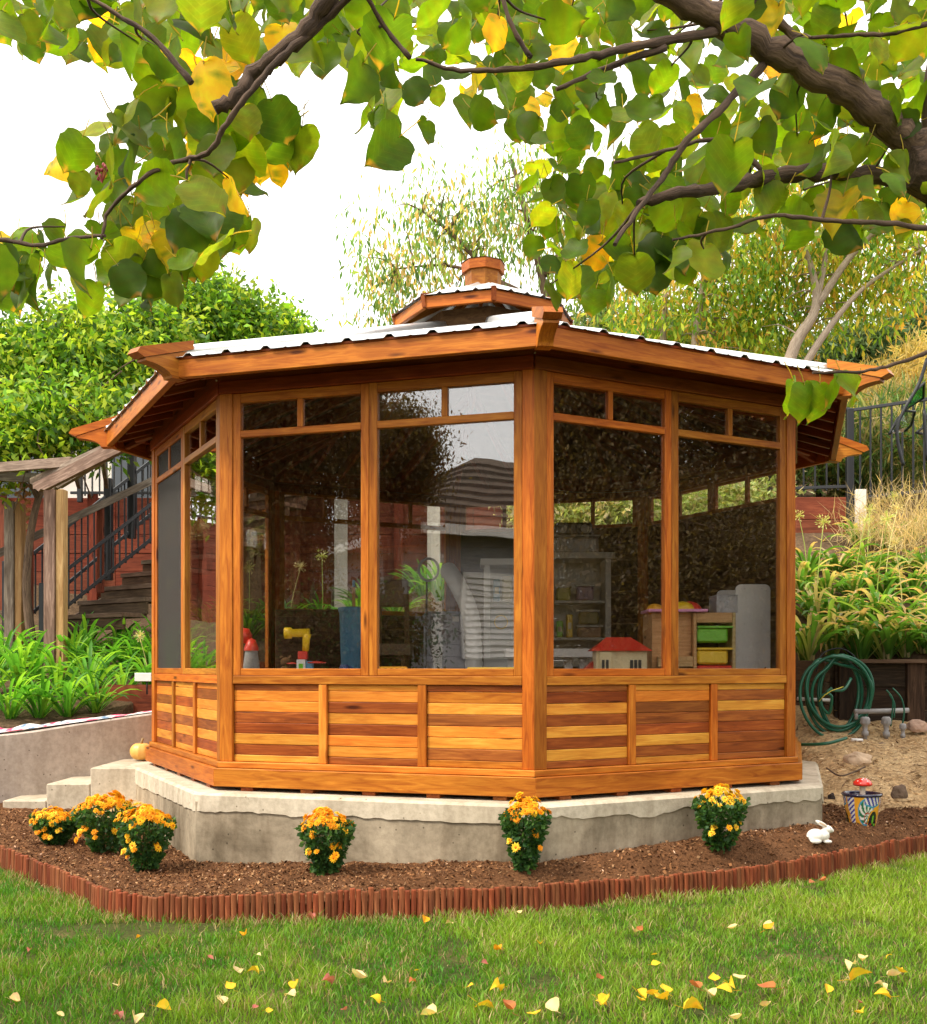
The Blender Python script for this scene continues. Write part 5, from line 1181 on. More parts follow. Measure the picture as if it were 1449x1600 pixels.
    for poly, dmin, pr_ in polys:
        xs = [p[0] for p in poly]; ys = [p[1] for p in poly]; loc = []
        for _ in range(9000):
            x, y = r.uniform(min(xs), max(xs)), r.uniform(min(ys), max(ys))
            if in_poly(x, y, poly) and all((x - a) ** 2 + (y - b) ** 2 > dmin ** 2 for a, b in loc): loc.append((x, y))
        spots += [(x, y, (r.uniform(1.72, 2.25) if x < 520 else r.uniform(1.75, 2.5)) - .22 * (r.random() < .18)) for x, y in loc if r.random() < pr_]
    spots += [(150, 472, 1.9), (205, 468, 2.0), (245, 470, 2.0), (28, 462, 1.9), (62, 452, 2.0), (228, 440, 1.9), (330, 330, 2.0), (120, 455, 2.1), (470, 230, 1.9), (600, 190, 1.8), (665, 215, 1.9), (575, 150, 1.9), (1140, 420, 2.0), (1065, 425, 1.95), (930, 475, 1.9), (885, 470, 2.0), (1420, 375, 2.1), (1180, 380, 2.0),(615, 240, 1.75), (395, 375, 2.3), (370, 385, 2.3), (350, 355, 2.2), (860, 470, 1.8), (905, 440, 1.85), (960, 455, 1.9), (1005, 450, 1.9), (1030, 400, 1.9), (1090, 405, 2.0), (1250, 375, 1.9), (1340, 380, 1.95), (740, 190, 1.75)]
    near = len(spots); far = []
    for _ in range(4000):
        x, y = r.uniform(640, 1480), r.uniform(-20, 400)
        if in_poly(x, y, polys[5][0]) and all((x - a) ** 2 + (y - b) ** 2 > 19 ** 2 for a, b, c_ in far): far.append((x, y, r.uniform(2.5, 3.3)))
    far += [(r.uniform(0, 800), r.uniform(-20, 90), r.uniform(2.4, 2.9)) for _ in range(90)]
    yspots = [(720, 145), (745, 155), (850, 150), (835, 175), (1005, 100), (1330, 60), (215, 395), (245, 385), (310, 255), (412, 262), (375, 300), (1415, 355), (1325, 325), (935, 400), (355, 110), (300, 125), (1270, 230), (985, 160), (875, 20), (1090, 190)]
    r.shuffle(spots); allp = [(s, True) for s in spots] + [(s, False) for s in far]
    objs = []; VV = []; FF = []; CCc = []; off = 0
    parts = 0; centers = []
    explicit = [(1228, 606, 1.95, .9, -.5), (1245, 612, 1.93, .5, -.2), (1270, 612, 1.95, .35, .1), (1302, 600, 1.95, 1.15, .35), (1332, 604, 1.95, .8, .75)]
    for (x, y, Y), nr in allp:
        yel = any((x - a) ** 2 + (y - b) ** 2 < 19 ** 2 for a, b in yspots) or r.random() < .02
        v = r.choice([9, 10, 11, 12]) if yel else r.choice(range(9))
        az = r.gauss(0, .75) + (math.pi if r.random() < .5 else 0); M = Matrix.Translation(P(x, y - 18, Y)) @ Matrix.Rotation(az, 4, 'Z') @ Matrix.Rotation(r.gauss(.1, .5), 4, 'X') @ Matrix.Rotation(r.gauss(0, .5), 4, 'Y') @ Matrix.Scale(r.uniform(.62, 1.08) * (.98 if x < 620 else .86), 4) @ Matrix.Translation((0, 0, .045))
        if nr and parts < 294:
            o = bpy.data.objects.new('leaf', BL[v]); link(o, M, t); parts += 1
        else: VV.append((v, M))
        centers.append(P(x, y - 25, Y))
    for x, y, Y, az, sp in explicit:
        o = bpy.data.objects.new('leaf', BL[r.choice([1, 3, 5])]); link(o, Matrix.Translation(P(x + 12, y - 12, Y)) @ Matrix.Rotation(az, 4, 'Z') @ Matrix.Rotation(sp, 4, 'Y') @ Matrix.Scale(.86, 4) @ Matrix.Translation((0, 0, .03)), t)
    # the remaining leaves joined
    vs_, fs_, cs_ = [], [], []; off = 0
    for v, M in VV:
        me = BL[v]; n = len(me.vertices); co = np.empty(n * 3, dtype=np.float32); me.vertices.foreach_get('co', co); co = co.reshape(-1, 3); Mn = np.array(M); vs_.append(co @ Mn[:3, :3].T + Mn[:3, 3])
        cc = np.empty(n * 4, dtype=np.float32); me.attributes['col'].data.foreach_get('color', cc); cs_.append(cc.reshape(-1, 4)[:, :3] * random.uniform(.75, 1.15))
        fs_.append(np.array([list(p.vertices) for p in me.polygons if len(p.vertices) == 4]) + off); off += n
    o = np_obj('more_leaves', np.concatenate(vs_), np.concatenate(fs_), LEAFM, t, col=np.clip(np.concatenate(cs_), 0, 1), smooth=True); o['kind'] = 'stuff'
    # twigs to leaf groups
    m = MB(); r.shuffle(centers)
    for q in centers[:170]:
        s = min(tips, key=lambda p: (p - q).length_squared)
        d = (q - s).length
        if d > .2: continue
        mid_ = (s + q) / 2 + Vector((r.uniform(-.2, .2), r.uniform(-.2, .2), .05)) * d; m.tube(catmull([s, mid_, q], 4), [.0028, .0026, .0024, .0022, .002, .0018, .0016, .0014, .0012], 5, False)
    m.build('twigs', BARK, t)['kind'] = 'stuff'
    # a few withered blossoms on the left branch
    t2 = None
    m = MB(); b = P(160, 268, 1.85)
    for k in range(11):
        m.col = (.28, .015, .035) if k % 3 else (.5, .1, .12); q = b + Vector((r.uniform(-.012, .012), r.uniform(-.01, .01), r.uniform(-.012, .012))); blob(m, q, (.0028, .0028, .0036), None, 6, 5); m.tube([q, b + Vector((0, 0, -.02))], .0006, 3, False)
    m.build('dry_blossom', PAINT, t)
fore_tree()
# hanging ornament, right edge
t = thing('glass_ornament', P(1415, 730, 1.75), 'dark metal garden ornament with green glass wings hanging at the right edge', 'ornament')
GG = mk_glass('green_glass', (.35, .85, .5), .02); GG2 = mk_glass('pale_glass', (.75, .92, .85), .15)
def shard(pts, mat, Y):
    p = [P(a, b, Y + .02 * i) for i, (a, b) in enumerate(pts)]; n = len(p); th = Vector((0, .003, 0)); m = MB(); m.add(p + [q + th for q in p], [tuple(range(n)), tuple(range(n, 2 * n))[::-1]] + [(i, (i + 1) % n, n + (i + 1) % n, n + i) for i in range(n)]); m.build('glass_wing', mat, t)
    m = MB(); m.tube(p + [p[0]], .0022, 6); m.build('lead_frame', M_BLACK, t)
shard([(1412, 642), (1430, 612), (1444, 598), (1443, 622), (1424, 634)], GG, 1.75); shard([(1390, 678), (1402, 655), (1414, 642), (1430, 643), (1424, 664), (1415, 674), (1404, 668)], GG2, 1.75); shard([(1432, 676), (1442, 668), (1452, 640), (1462, 660), (1450, 680)], GG2, 1.75)
m = MB(); m.tube(catmull([P(1449, 560, 1.75), P(1436, 600, 1.75), P(1412, 642, 1.75), P(1402, 670, 1.75), P(1405, 700, 1.75), P(1412, 728, 1.75)], 5), .0028, 6); m.tube(catmull([P(1444, 640, 1.75), P(1446, 680, 1.75), P(1449, 720, 1.75)], 4), .0028, 6); m.tube([P(1449, 560, 1.75), P(1452, 540, 1.9)], .0012, 4); m.build('wire', M_BLACK, t)

# ------------------------------------------------------------------ fallen leaves
ONES = ['', 'first', 'second', 'third', 'fourth', 'fifth', 'sixth', 'seventh', 'eighth', 'ninth', 'tenth', 'eleventh', 'twelfth', 'thirteenth', 'fourteenth', 'fifteenth', 'sixteenth', 'seventeenth', 'eighteenth', 'nineteenth', 'twentieth', 'twenty-first', 'twenty-second', 'twenty-third', 'twenty-fourth', 'twenty-fifth', 'twenty-sixth', 'twenty-seventh', 'twenty-eighth', 'twenty-ninth', 'thirtieth']
FLC = {'yellow': (.82, .52, .035), 'cream': (.80, .62, .30), 'rust': (.48, .17, .06), 'pink': (.50, .17, .13), 'orange': (.85, .38, .02)}
FLL = 'orange 385 1462 .8,orange 220 1465 .4,pink 48 1485 .5,cream 400 1493 .5,cream 363 1520 .9,yellow 406 1520 .9,cream 548 1528 1.3,yellow 365 1550 .9,cream 345 1562 1,yellow 463 1540 .9,cream 460 1556 1,yellow 244 1577 1,yellow 415 1582 .5,pink 402 1576 .5,yellow 595 1567 .8,yellow 655 1517 .4,orange 663 1443 .9,cream 708 1444 .8,pink 480 1432 .9,pink 325 1496 .6,cream 187 1542 .7,cream 210 1591 1,pink 190 1592 .7,cream 683 1588 1.2,pink 520 1538 .9,cream 16 1565 .8,pink 540 1579 .6,cream 814 1431 .7,orange 783 1487 .8,yellow 845 1478 .8,pink 752 1507 .6,yellow 745 1570 1.5,yellow 785 1547 1,rust 800 1586 1,yellow 833 1588 1.1,cream 870 1582 1.2,yellow 933 1562 .9,yellow 950 1564 1,yellow 995 1553 1,yellow 1000 1566 .8,yellow 1012 1560 .9,yellow 1026 1563 1.3,yellow 1044 1556 1.1,yellow 1068 1579 1.3,rust 1093 1550 1.1,cream 1106 1554 1,yellow 1118 1541 1,yellow 1137 1538 .9,cream 1145 1532 1,yellow 1145 1551 1.1,cream 1153 1451 1,cream 1193 1445 1,orange 1195 1457 1,yellow 1027 1493 .5,yellow 1018 1510 .7,rust 930 1532 .7,rust 1212 1550 1.4,cream 1205 1575 .9,yellow 1293 1554 .8,yellow 1327 1535 1.6,cream 1335 1505 1,cream 1351 1503 .9,cream 1387 1530 1,yellow 1406 1524 1.1,cream 1385 1548 .9,yellow 1393 1561 1.1,yellow 1343 1582 .9,rust 1265 1381 .9,rust 1293 1377 .8,cream 1160 1596 .9,cream 990 1457 .9,rust 1005 1459 .7,rust 640 1535 .6,cream 95 1587 .6,cream 600 1537 .8,yellow 730 1545 .7,yellow 1393 1492 .6,pink 1340 1568 .5'
its = [(s.split()[0], float(s.split()[1]), float(s.split()[2]), float(s.split()[3])) for s in FLL.split(',')]
cnt = {}
tot_ = {c: sum(1 for i in its if i[0] == c) for c in FLC}
for c, px, py, s in sorted(its, key=lambda q: q[1]):
    cnt[c] = cnt.get(c, 0) + 1; k = cnt[c]; Y = (CAMZ - .03) * F / (py - YH); x = (px - X0) / F * Y
    o = fl = None; base = FLC[c]; T = [(0, .04), (.1, .6), (.35, 1), (.6, .8), (.85, .3), (1, 0)]; S = .052; fold = random.uniform(.2, 1.4); curl = random.uniform(-1.3, 1.3); vs = []; cs = []
    for t_, w_ in T:
        for q in (-1, -.5, 0, .5, 1): xx = q * w_ * S * .42; vs.append((xx, t_ * S, fold * abs(xx) + curl * S * (t_ - .5) ** 2 + random.uniform(-.001, .001))); cs.append(tuple(min(1, v * random.uniform(.8, 1.15)) for v in base))
    m = MB(); m.add(vs, [(i * 5 + q, i * 5 + q + 1, (i + 1) * 5 + q + 1, (i + 1) * 5 + q) for i in range(5) for q in range(4)], None, True); m.c = cs; m.col = tuple(v * .7 for v in base); m.tube([(0, 0, 0), (0, -.012, .003), (.004, -.024, .006)], .0008, 4, False)
    where = 'leftmost' if k == 1 else ('rightmost' if k == tot_[c] else ONES[k] + ' from the left')
    o = m.build('fallen_leaf', PETAL, None, M=Matrix.Translation((x, Y, .034 + .004 * s)) @ Matrix.Rotation(random.random() * 6.28, 4, 'Z') @ Matrix.Rotation(random.uniform(-.5, .5), 4, 'X') @ Matrix.Rotation(random.uniform(-.6, .6), 4, 'Y') @ Matrix.Scale(s, 4))
    tag(o, f'{c} fallen leaf on the lawn, {where} among the {c} ones', 'leaf', 'fallen leaves on the lawn')

# ------------------------------------------------------------------ things inside the gazebo
FZ = .512
def simple(name, label, cat, loc, parts, group=None):
    t = thing(name, loc, label, cat, group)
    for nm, mat, fn in parts: m = MB(); fn(m); m.build(nm, mat, t)
    return t
def pbox(px0, px1, py0, py1, Y, depth, zb=None):
    a = P(px0, py1, Y); b = P(px1, py0, Y); z0_ = a.z if zb is None else zb
    return ((a.x + b.x) / 2, Y + depth / 2, (z0_ + b.z) / 2), (b.x - a.x, depth, b.z - z0_)
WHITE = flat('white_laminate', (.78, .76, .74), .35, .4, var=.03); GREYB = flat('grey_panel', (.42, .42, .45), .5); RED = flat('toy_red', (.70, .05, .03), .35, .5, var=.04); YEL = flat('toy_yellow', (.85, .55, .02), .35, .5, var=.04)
GRN = flat('toy_green', (.16, .50, .02), .35, .5, var=.04); BLU = flat('toy_blue', (.10, .28, .45), .4, .5, var=.05); PNK = flat('toy_pink', (.72, .28, .55), .4, .5, var=.05); ORG = flat('toy_orange', (.85, .40, .03), .35, .5, var=.04); GRY = flat('toy_grey', (.36, .35, .34), .5); CREAM = flat('toy_cream', (.70, .60, .38), .5, var=.04); DARKP = flat('dark_plastic', (.03, .03, .035), .45)
# work table under the left front windows
def table(name, label, c, sx_, sy_, zt, rz, mat):
    t = thing(name, (c[0], c[1], FZ), label, 'table'); m = MB(); m.box((c[0], c[1], zt - .015), (sx_, sy_, .03), rz); m.build('tabletop', mat, t)
    ca, sa = math.cos(rz), math.sin(rz)
    for i in (-1, 1):
        for j in (-1, 1):
            x = i * (sx_ / 2 - .04); y = j * (sy_ / 2 - .04); q = (c[0] + x * ca - y * sa, c[1] + x * sa + y * ca); m = MB(); m.board((*q, FZ), (*q, zt - .032), .045, .045, up=(1, 0, 0)); m.build('leg', mat, t)
AR = math.atan2(-.529, 1.75)
TZ = 1.06
ca = Side(0); cb = Side(7)
ctA = ca.W(.92, 0, -.42); table('play_table', 'low white table under the left front windows inside the gazebo', (ctA.x, ctA.y), 1.5, .55, TZ, AR, WHITE)
ctB = cb.W(.60, 0, -.40); table('play_table', 'small wooden table under the right front window holding the dollhouse', (ctB.x, ctB.y), .9, .5, TZ, math.atan2(cb.u.y, cb.u.x), W_PINE)
def onT(px, Y): p = P(px, 1041, Y); return Vector((p.x, p.y, TZ))
# yellow and red toy drill
c = onT(475, 6.42); t = thing('toy_drill_stand', c, 'yellow and red toy periscope on a white and blue base in the left front window', 'toy')
m = MB(); m.box(c + Vector((-.012, 0, .065)), (.052, .07, .13)); m.build('base_front', WHITE, t); m = MB(); m.box(c + Vector((.036, 0, .06)), (.04, .06, .12)); m.build('base_side', BLU, t)
m = MB(); m.box(c + Vector((-.005, 0, .155)), (.055, .05, .048)); m.build('collar', RED, t)
m = MB(); m.tube([c + Vector((.01, 0, .18)), c + Vector((.014, 0, .25)), c + Vector((.02, 0, .285))], [.019, .023, .026], 12); m.tube([c + Vector((.035, 0, .29)), c + Vector((-.07, 0, .288)), c + Vector((-.075, 0, .288)), c + Vector((-.115, 0, .287))], [.026, .024, .034, .034], 14); m.build('spout', YEL, t)
m = MB(); m.lathe([(.0, .112), (.055, .108), (.06, .114), (.0, .122)], c + Vector((.075, 0, .0)), 20); m.lathe([(.0, .105), (.03, .103), (.034, .108), (.0, .114)], c + Vector((-.07, 0, 0)), 16); m.build('dish', RED, t)
m = MB(); m.box(c + Vector((-.012, -.037, .09)), (.025, .004, .03)); m.build('print', GRN, t)
c = onT(393, 6.55); t = thing('toy_rocket', c, 'grey toy tower with rounded red top at the left edge of the front window', 'toy')
m = MB(); m.lathe([(.050, .0), (.048, .07), (.052, .08), (.040, .16), (.038, .19)], c, 18); m.build('body', GRY, t); m = MB(); m.lathe([(.045, .185), (.043, .205), (.026, .25), (.0, .262)], c, 18); m.lathe([(.0, .23), (.05, .23), (.055, .28), (.035, .32), (0, .325)], c + Vector((-.055, .03, 0)), 16); m.build('cap', RED, t)
for k in (-1, 0, 1): m = MB(); m.box(c + Vector((k * .035, -.05, .035)), (.010, .01, .07)); m.build('leg', GRY, t)
t = thing('wire_basket', onT(612, 6.3), 'small orange plastic lattice basket on the table in the left front window', 'basket'); m = MB(); c = onT(612, 6.3)
for k in range(6):
    x = -.085 + k * .034
    m.board(c + Vector((x * .85, -.05, 0)), c + Vector((x, -.06, .085)), .010, .005, up=(1, 0, 0)); m.board(c + Vector((x * .85, .05, 0)), c + Vector((x, .06, .085)), .010, .005, up=(1, 0, 0))
for z in (.005, .03, .056, .083): m.board(c + Vector((-.086, -.056, z)), c + Vector((.086, -.056, z)), .010, .005); m.board(c + Vector((-.086, .056, z)), c + Vector((.086, .056, z)), .010, .005)
m.build('lattice', ORG, t)
c = onT(768, 6.15); t = thing('storage_box', c, 'clear plastic box with bright yellow lid on the table', 'box'); m = MB(); m.box(c + Vector((0, 0, .035)), (.25, .18, .068)); m.build('tub', flat('clear_tub', (.62, .58, .52), .3), t); m = MB(); m.box(c + Vector((0, 0, .077)), (.275, .2, .014), 0, .005); m.build('lid', YEL, t)
c = onT(668, 6.4); t = thing('glass_jar_tray', c, 'small pale blue plastic bowl on the white table', 'bowl'); m = MB(); m.lathe([(.04, 0), (.085, .022), (.088, .03), (.08, .026), (.0, .008)], c, 24); m.build('bowl', flat('pale_blue', (.45, .58, .66), .4), t)
# ring light
t = thing('ring_light', (P(670, 1041, 7.2).x, 7.2, FZ), 'dark ring light on a thin stand seen in the middle window', 'lamp'); c = P(670, 890, 7.2)
m = MB(); m.tube([c + Vector((.066 * math.cos(a), .02 * math.sin(a) * 0, .074 * math.sin(a))) for a in np.linspace(0, 2 * math.pi, 33)], .009, 8, False); m.build('ring', flat('ring_grey', (.17, .15, .15), .4), t)
m = MB(); m.tube([c + Vector((-.012, 0, -.08)), Vector((c.x - .02, 7.2, FZ + .55)), Vector((c.x - .02, 7.2, FZ + .3))], .007, 8); m.build('stand', DARKP, t)
m = MB(); [m.tube([Vector((c.x - .02, 7.2, FZ + .5)), Vector((c.x - .02 + .28 * math.cos(a), 7.2 + .28 * math.sin(a), FZ))], .008, 6) for a in (.3, 2.4, 4.5)]; m.build('tripod_legs', DARKP, t)
m = MB(); m.board(P(667, 960, 7.15), P(693, 1060, 7.15), .07, .05, up=(1, 0, 0)); m.build('hanging_strap', DARKP, t)
# air conditioner; ribbed duct added in place of a mirrored house corner
t = thing('air_conditioner', (P(700, 1041, 8.3).x, 8.3, FZ), 'lilac grey portable air conditioner cabinet seen in the middle window', 'appliance')
c_, s_ = pbox(662, 742, 955, 1100, 8.2, .4, FZ); m = MB(); m.box(c_, s_, 0, .02); m.build('cabinet', flat('lilac_grey', (.24, .24, .30), .5), t)
m = MB(); m.box((c_[0] + .05, c_[1] - s_[1] / 2 - .005, c_[2] + s_[2] / 2 - .06), (.05, .01, .04)); m.build('label_plate', WHITE, t)
t = thing('mirrored_corner_duct', P(735, 1000, 8.0), 'white ribbed duct added in place of the mirrored house corner, beside the air conditioner', 'duct')
pts = catmull([P(742, 1120, 7.9), P(740, 1020, 7.9), P(735, 960, 7.95), P(716, 915, 8.05), P(700, 890, 8.3)], 16); m = MB(); m.tube(pts, [.062 + (.005 if i % 2 else -.002) for i in range(len(pts))], 16); m.build('hose', WHITE, t)
# white shelf unit against the back right
def shelf_unit(name, label, px0, px1, py0, Y, depth, rows, mat, extra=True):
    a = P(px0, py0, Y); b = P(px1, py0, Y); x0_, x1_, zt = a.x, b.x, a.z; t = thing(name, ((x0_ + x1_) / 2, Y, FZ), label, 'shelves'); th = .045
    for x in (x0_ + th / 2, x1_ - th / 2): m = MB(); m.box((x, Y + depth / 2, (FZ + zt) / 2), (th, depth, zt - FZ)); m.build('side', mat, t)
    m = MB(); m.box(((x0_ + x1_) / 2, Y + depth / 2 - .01, zt + .02), (x1_ - x0_ + .06, depth + .04, .05)); m.build('top', mat, t)
    m = MB(); m.box(((x0_ + x1_) / 2, Y + depth + .008, (FZ + zt) / 2), (x1_ - x0_, .012, zt - FZ)); m.build('back', mat, t)
    for py in rows: z = P(0, py, Y).z; m = MB(); m.box(((x0_ + x1_) / 2, Y + depth / 2, z), (x1_ - x0_ - 2 * th, depth - .02, .02)); m.build('shelf', mat, t)
    return t
DULLW = flat('white_paint_dull', (.55, .52, .46), .6)  # duller, warmer white than the laminate
shelf_unit('bookshelf', 'tall white bookshelf with toys on its shelves at the back of the right side', 835, 955, 872, 8.7, .34, (940, 998, 1040), DULLW)
shelf_unit('bookshelf', 'white bookshelf with dark backing seen behind the yellow lidded box', 757, 830, 882, 8.5, .3, (942, 1002), WHITE)
def items(lst):
    for nm, lab, cat, px0, px1, py0, py1, Y, mat in lst:
        c_, s_ = pbox(px0, px1, py0, py1, Y, .12); t = thing(nm, (c_[0], c_[1], c_[2] - s_[2] / 2), lab, cat)
        m = MB(); m.box(c_, s_, 0, .012); m.build('body', mat, t)
        if nm in ('storage_bin', 'toy_basket'): m = MB(); m.box((c_[0], c_[1], c_[2] + s_[2] / 2 + .008), (s_[0] + .02, s_[1] + .02, .014), 0, .004); m.build('lid', DULLW, t)
        elif nm == 'book': m = MB(); m.box((c_[0], c_[1] - .062, c_[2]), (s_[0] * .6, .004, s_[2] * .3)); m.build('print', CREAM, t)
PUR = flat('purple_grey', (.30, .20, .26), .5)
items([('toy_basket', 'yellow green toy basket on the upper shelf, far left', 'basket', 870, 892, 918, 938, 8.75, flat('lime_dull', (.35, .34, .06), .5)), ('toy_basket', 'mauve toy basket with white slats on the upper shelf', 'basket', 902, 928, 916, 938, 8.75, PUR),
       ('book', 'upright yellow book on the middle shelf', 'book', 886, 895, 960, 996, 8.75, YEL), ('storage_bin', 'brown patterned bin on the right of the middle shelf', 'box', 904, 940, 980, 996, 8.75, flat('tan_bin', (.35, .20, .12), .6)), ('storage_bin', 'dull olive bin above the brown patterned bin', 'box', 906, 936, 956, 975, 8.75, flat('olive_bin', (.22, .18, .06), .6)),
       ('book', 'dark green book at left of the middle shelf', 'book', 870, 880, 970, 996, 8.75, GRN), ('book', 'row of pale books in the shelf behind the duct', 'book', 785, 800, 900, 940, 8.55, CREAM), ('book', 'blue spined book in the shelf right of the pale books', 'book', 771, 782, 905, 940, 8.55, BLU)])
t = thing('picture_card', P(785, 985, 8.6), 'dark card with a yellow ring emblem on the shelf behind the window', 'card'); p = P(783, 978, 8.6)
m = MB(); m.box(p, (.17, .01, .27)); m.build('card', GREYB, t); m = MB(); m.tube([p + Vector((.052 * math.cos(a), -.012, .03 + .052 * math.sin(a))) for a in np.linspace(0, 2 * math.pi, 25)], .006, 5, False); m.build('emblem', YEL, t)
# portable stereo and plastic tub on the bookshelf
c_, s_ = pbox(868, 926, 816, 836, 8.72, .2); t = thing('portable_stereo', (c_[0], c_[1], c_[2] - s_[2] / 2), 'dark portable stereo sitting on a plastic tub atop the bookshelf', 'radio')
m = MB(); m.box(c_, s_, 0, .03); m.build('case', DARKP, t)
for dx in (-.30, .30): m = MB(); q = Vector((c_[0] + dx * s_[0], c_[1] - s_[1] / 2 - .004, c_[2])); m.tube([q, q + Vector((0, .01, 0))], .035, 16); m.build('speaker', GRY, t)
c_, s_ = pbox(862, 936, 838, 866, 8.70, .26); t = thing('plastic_tub', (c_[0], c_[1], c_[2] - s_[2] / 2), 'translucent plastic tub under the portable stereo on the bookshelf', 'box'); m = MB(); m.box(c_, (s_[0], s_[1], s_[2]), 0, .03); m.build('tub', flat('tub_grey', (.25, .22, .19), .3), t); m = MB(); m.box((c_[0], c_[1], c_[2] + s_[2] / 2 + .006), (s_[0] + .03, s_[1] + .03, .012)); m.build('lid', GRY, t)
# bench
t = thing('white_bench', (P(860, 1041, 7.6).x, 7.6, FZ), 'white slatted bench behind the dollhouse', 'bench'); z = P(0, 1014, 7.6).z
m = MB(); m.box((P(858, 0, 7.6).x, 7.6, z - .03), (.62, .3, .06)); m.build('seat', WHITE, t)
for px in (800, 835, 888, 912): x = P(px, 0, 7.6).x; m = MB(); m.board((x, 7.6, FZ), (x, 7.6, z - .062), .06, .05, up=(1, 0, 0)); m.build('leg', WHITE, t)
# dollhouse
c = onT(968, 6.62); t = thing('dollhouse', c, 'toy house with red hipped roof and cream walls inside the right front window', 'dollhouse'); zz = P(0, 1017, 6.55).z
wx = .155
m = MB(); m.box(c + Vector((.0, 0, (zz - TZ) / 2)), (2 * wx, .2, zz - TZ), 0, .004); m.build('wall', CREAM, t); m = MB(); m.box(c + Vector((-.10, -.11, (zz - TZ) / 2 - .004)), (.07, .03, zz - TZ - .01)); m.build('porch', CREAM, t)
m = MB(); h_ = .085; v = [c + Vector((x, y, zz - TZ)) for x, y in ((-wx - .03, -.125), (wx + .03, -.125), (wx + .03, .125), (-wx - .03, .125))] + [c + Vector((-.08, 0, zz - TZ + h_)), c + Vector((.07, 0, zz - TZ + h_))]
m.add(v, [(0, 1, 5, 4), (1, 2, 5), (2, 3, 4, 5), (3, 0, 4), (3, 2, 1, 0)]); rf = m.build('roof', RED, t)
for dx, w_ in ((.085, .018), (.110, .018), (.060, .018), (-.115, .016), (-.090, .016)): m = MB(); m.box(c + Vector((dx, -.103 if dx > 0 else -.127, (zz - TZ) * .55)), (w_, .006, .055), 0, .004); m.build('window', DARKP, t)
t = thing('toy_car_garage', onT(915, 6.72), 'red and yellow wedge shaped toy block left of the dollhouse', 'toy'); c = onT(918, 6.72); m = MB(); v = [c + Vector((x, y, z)) for y in (-.06, .06) for x, z in ((-.07, .035), (.07, .035), (.07, .135), (.03, .12))]
m.add(v, [(0, 1, 2, 3), (7, 6, 5, 4), (0, 4, 5, 1), (1, 5, 6, 2), (2, 6, 7, 3), (3, 7, 4, 0)]); m.build('ramp', RED, t); m = MB(); m.box(c + Vector((0, 0, .017)), (.14, .12, .033)); m.build('base', YEL, t)
t = thing('crumpled_paper', P(1010, 1025, 7.0), 'crumpled brown paper and clear wrapping heaped behind the toy house', 'paper'); xs = np.linspace(0, 1, 18); U, V2 = np.meshgrid(xs, xs, indexing='ij'); p0 = P(975, 1041, 6.95)
X_ = p0.x - .12 + U * .5; Y_ = p0.y + V2 * .35; Z_ = 1.04 + .17 * np.sin(U * 3.14) * np.sin(V2 * 3.14) ** .5 * (1 - .4 * U) + .03 * vnoise(U, V2, 6, 3); i, j = np.meshgrid(np.arange(17), np.arange(17), indexing='ij'); a = (i * 18 + j).ravel()
np_obj('sheet', np.stack([X_, Y_, Z_], -1).reshape(-1, 3), np.stack([a, a + 18, a + 19, a + 1], -1), flat('kraft_paper', (.33, .22, .15), .7), t)
t = thing('storage_stool', (P(1000, 1041, 7.1).x, 7.1, FZ), 'dark low storage cube under the crumpled paper', 'stool'); m = MB(); m.box((P(1012, 0, 7.1).x, 7.12, (FZ + 1.03) / 2), (.55, .4, 1.03 - FZ), 0, .01); m.build('cube', DARKP, t); m = MB(); m.box((P(1012, 0, 7.1).x, 7.12, 1.036), (.56, .41, .008)); m.build('cushion', GRY, t)
# toy drawer unit
Y = 6.75; t = thing('drawer_unit', (P(1100, 1041, Y).x, Y, FZ), 'pine toy storage unit with green and yellow plastic drawers', 'storage unit')
zt = P(0, 957, Y).z; xl = P(1016, 0, Y).x; xm = P(1084, 0, Y).x; xr = P(1150, 0, Y).x
def pb(nm, mat, x0_, x1_, y0_, y1_, z0_, z1_, bev=.003): m = MB(); m.box(((x0_ + x1_) / 2, (y0_ + y1_) / 2, (z0_ + z1_) / 2), (x1_ - x0_, y1_ - y0_, z1_ - z0_), 0, bev); return m.build(nm, mat, t)
pb('side_panel', W_PINE, xm, xm + .02, Y, Y + .4, FZ, zt); pb('side_panel', W_PINE, xr - .02, xr, Y, Y + .4, FZ, zt); pb('top_rail', W_PINE, xm + .021, xr - .021, Y, Y + .4, P(0, 973, Y).z, zt); pb('left_front', W_PINE, xl + .02, xm - .002, Y + .05, Y + .40, P(0, 1012, Y).z - .3, zt); pb('lower_rail', W_PINE, xl + .05, xm - .002, Y + .0, Y + .04, P(0, 1042, Y).z, P(0, 1026, Y).z)
pb('back_panel', W_BROWN, xm + .021, xr - .021, Y + .38, Y + .395, FZ, P(0, 974, Y).z)
for py, mt, nm in ((978, GRN, 'drawer'), (1012, YEL, 'drawer')):
    z = P(0, py, Y).z; d = pb(nm, mt, xm + .024, xr - .05, Y - .01, Y + .3, z - .105, z - .012, .012); pb('drawer_rim', mt, xm + .022, xr - .022, Y - .02, Y + .31, z - .014, z, .004)
pb('drawer', RED, xm + .024, xr - .024, Y - .01, Y + .3, P(0, 1042, Y).z - .1, P(0, 1040, Y).z, .01)
t = thing('toy_tray', P(1050, 957, Y), 'pink lilac plastic tray with orange, yellow and red toys on the drawer unit', 'tray'); m = MB(); a = P(1012, 957, Y); b = P(1105, 957, Y); m.box(((a.x + b.x) / 2, Y + .12, zt + .012), (b.x - a.x, .3, .018), 0, .005); m.build('tray', PNK, t)
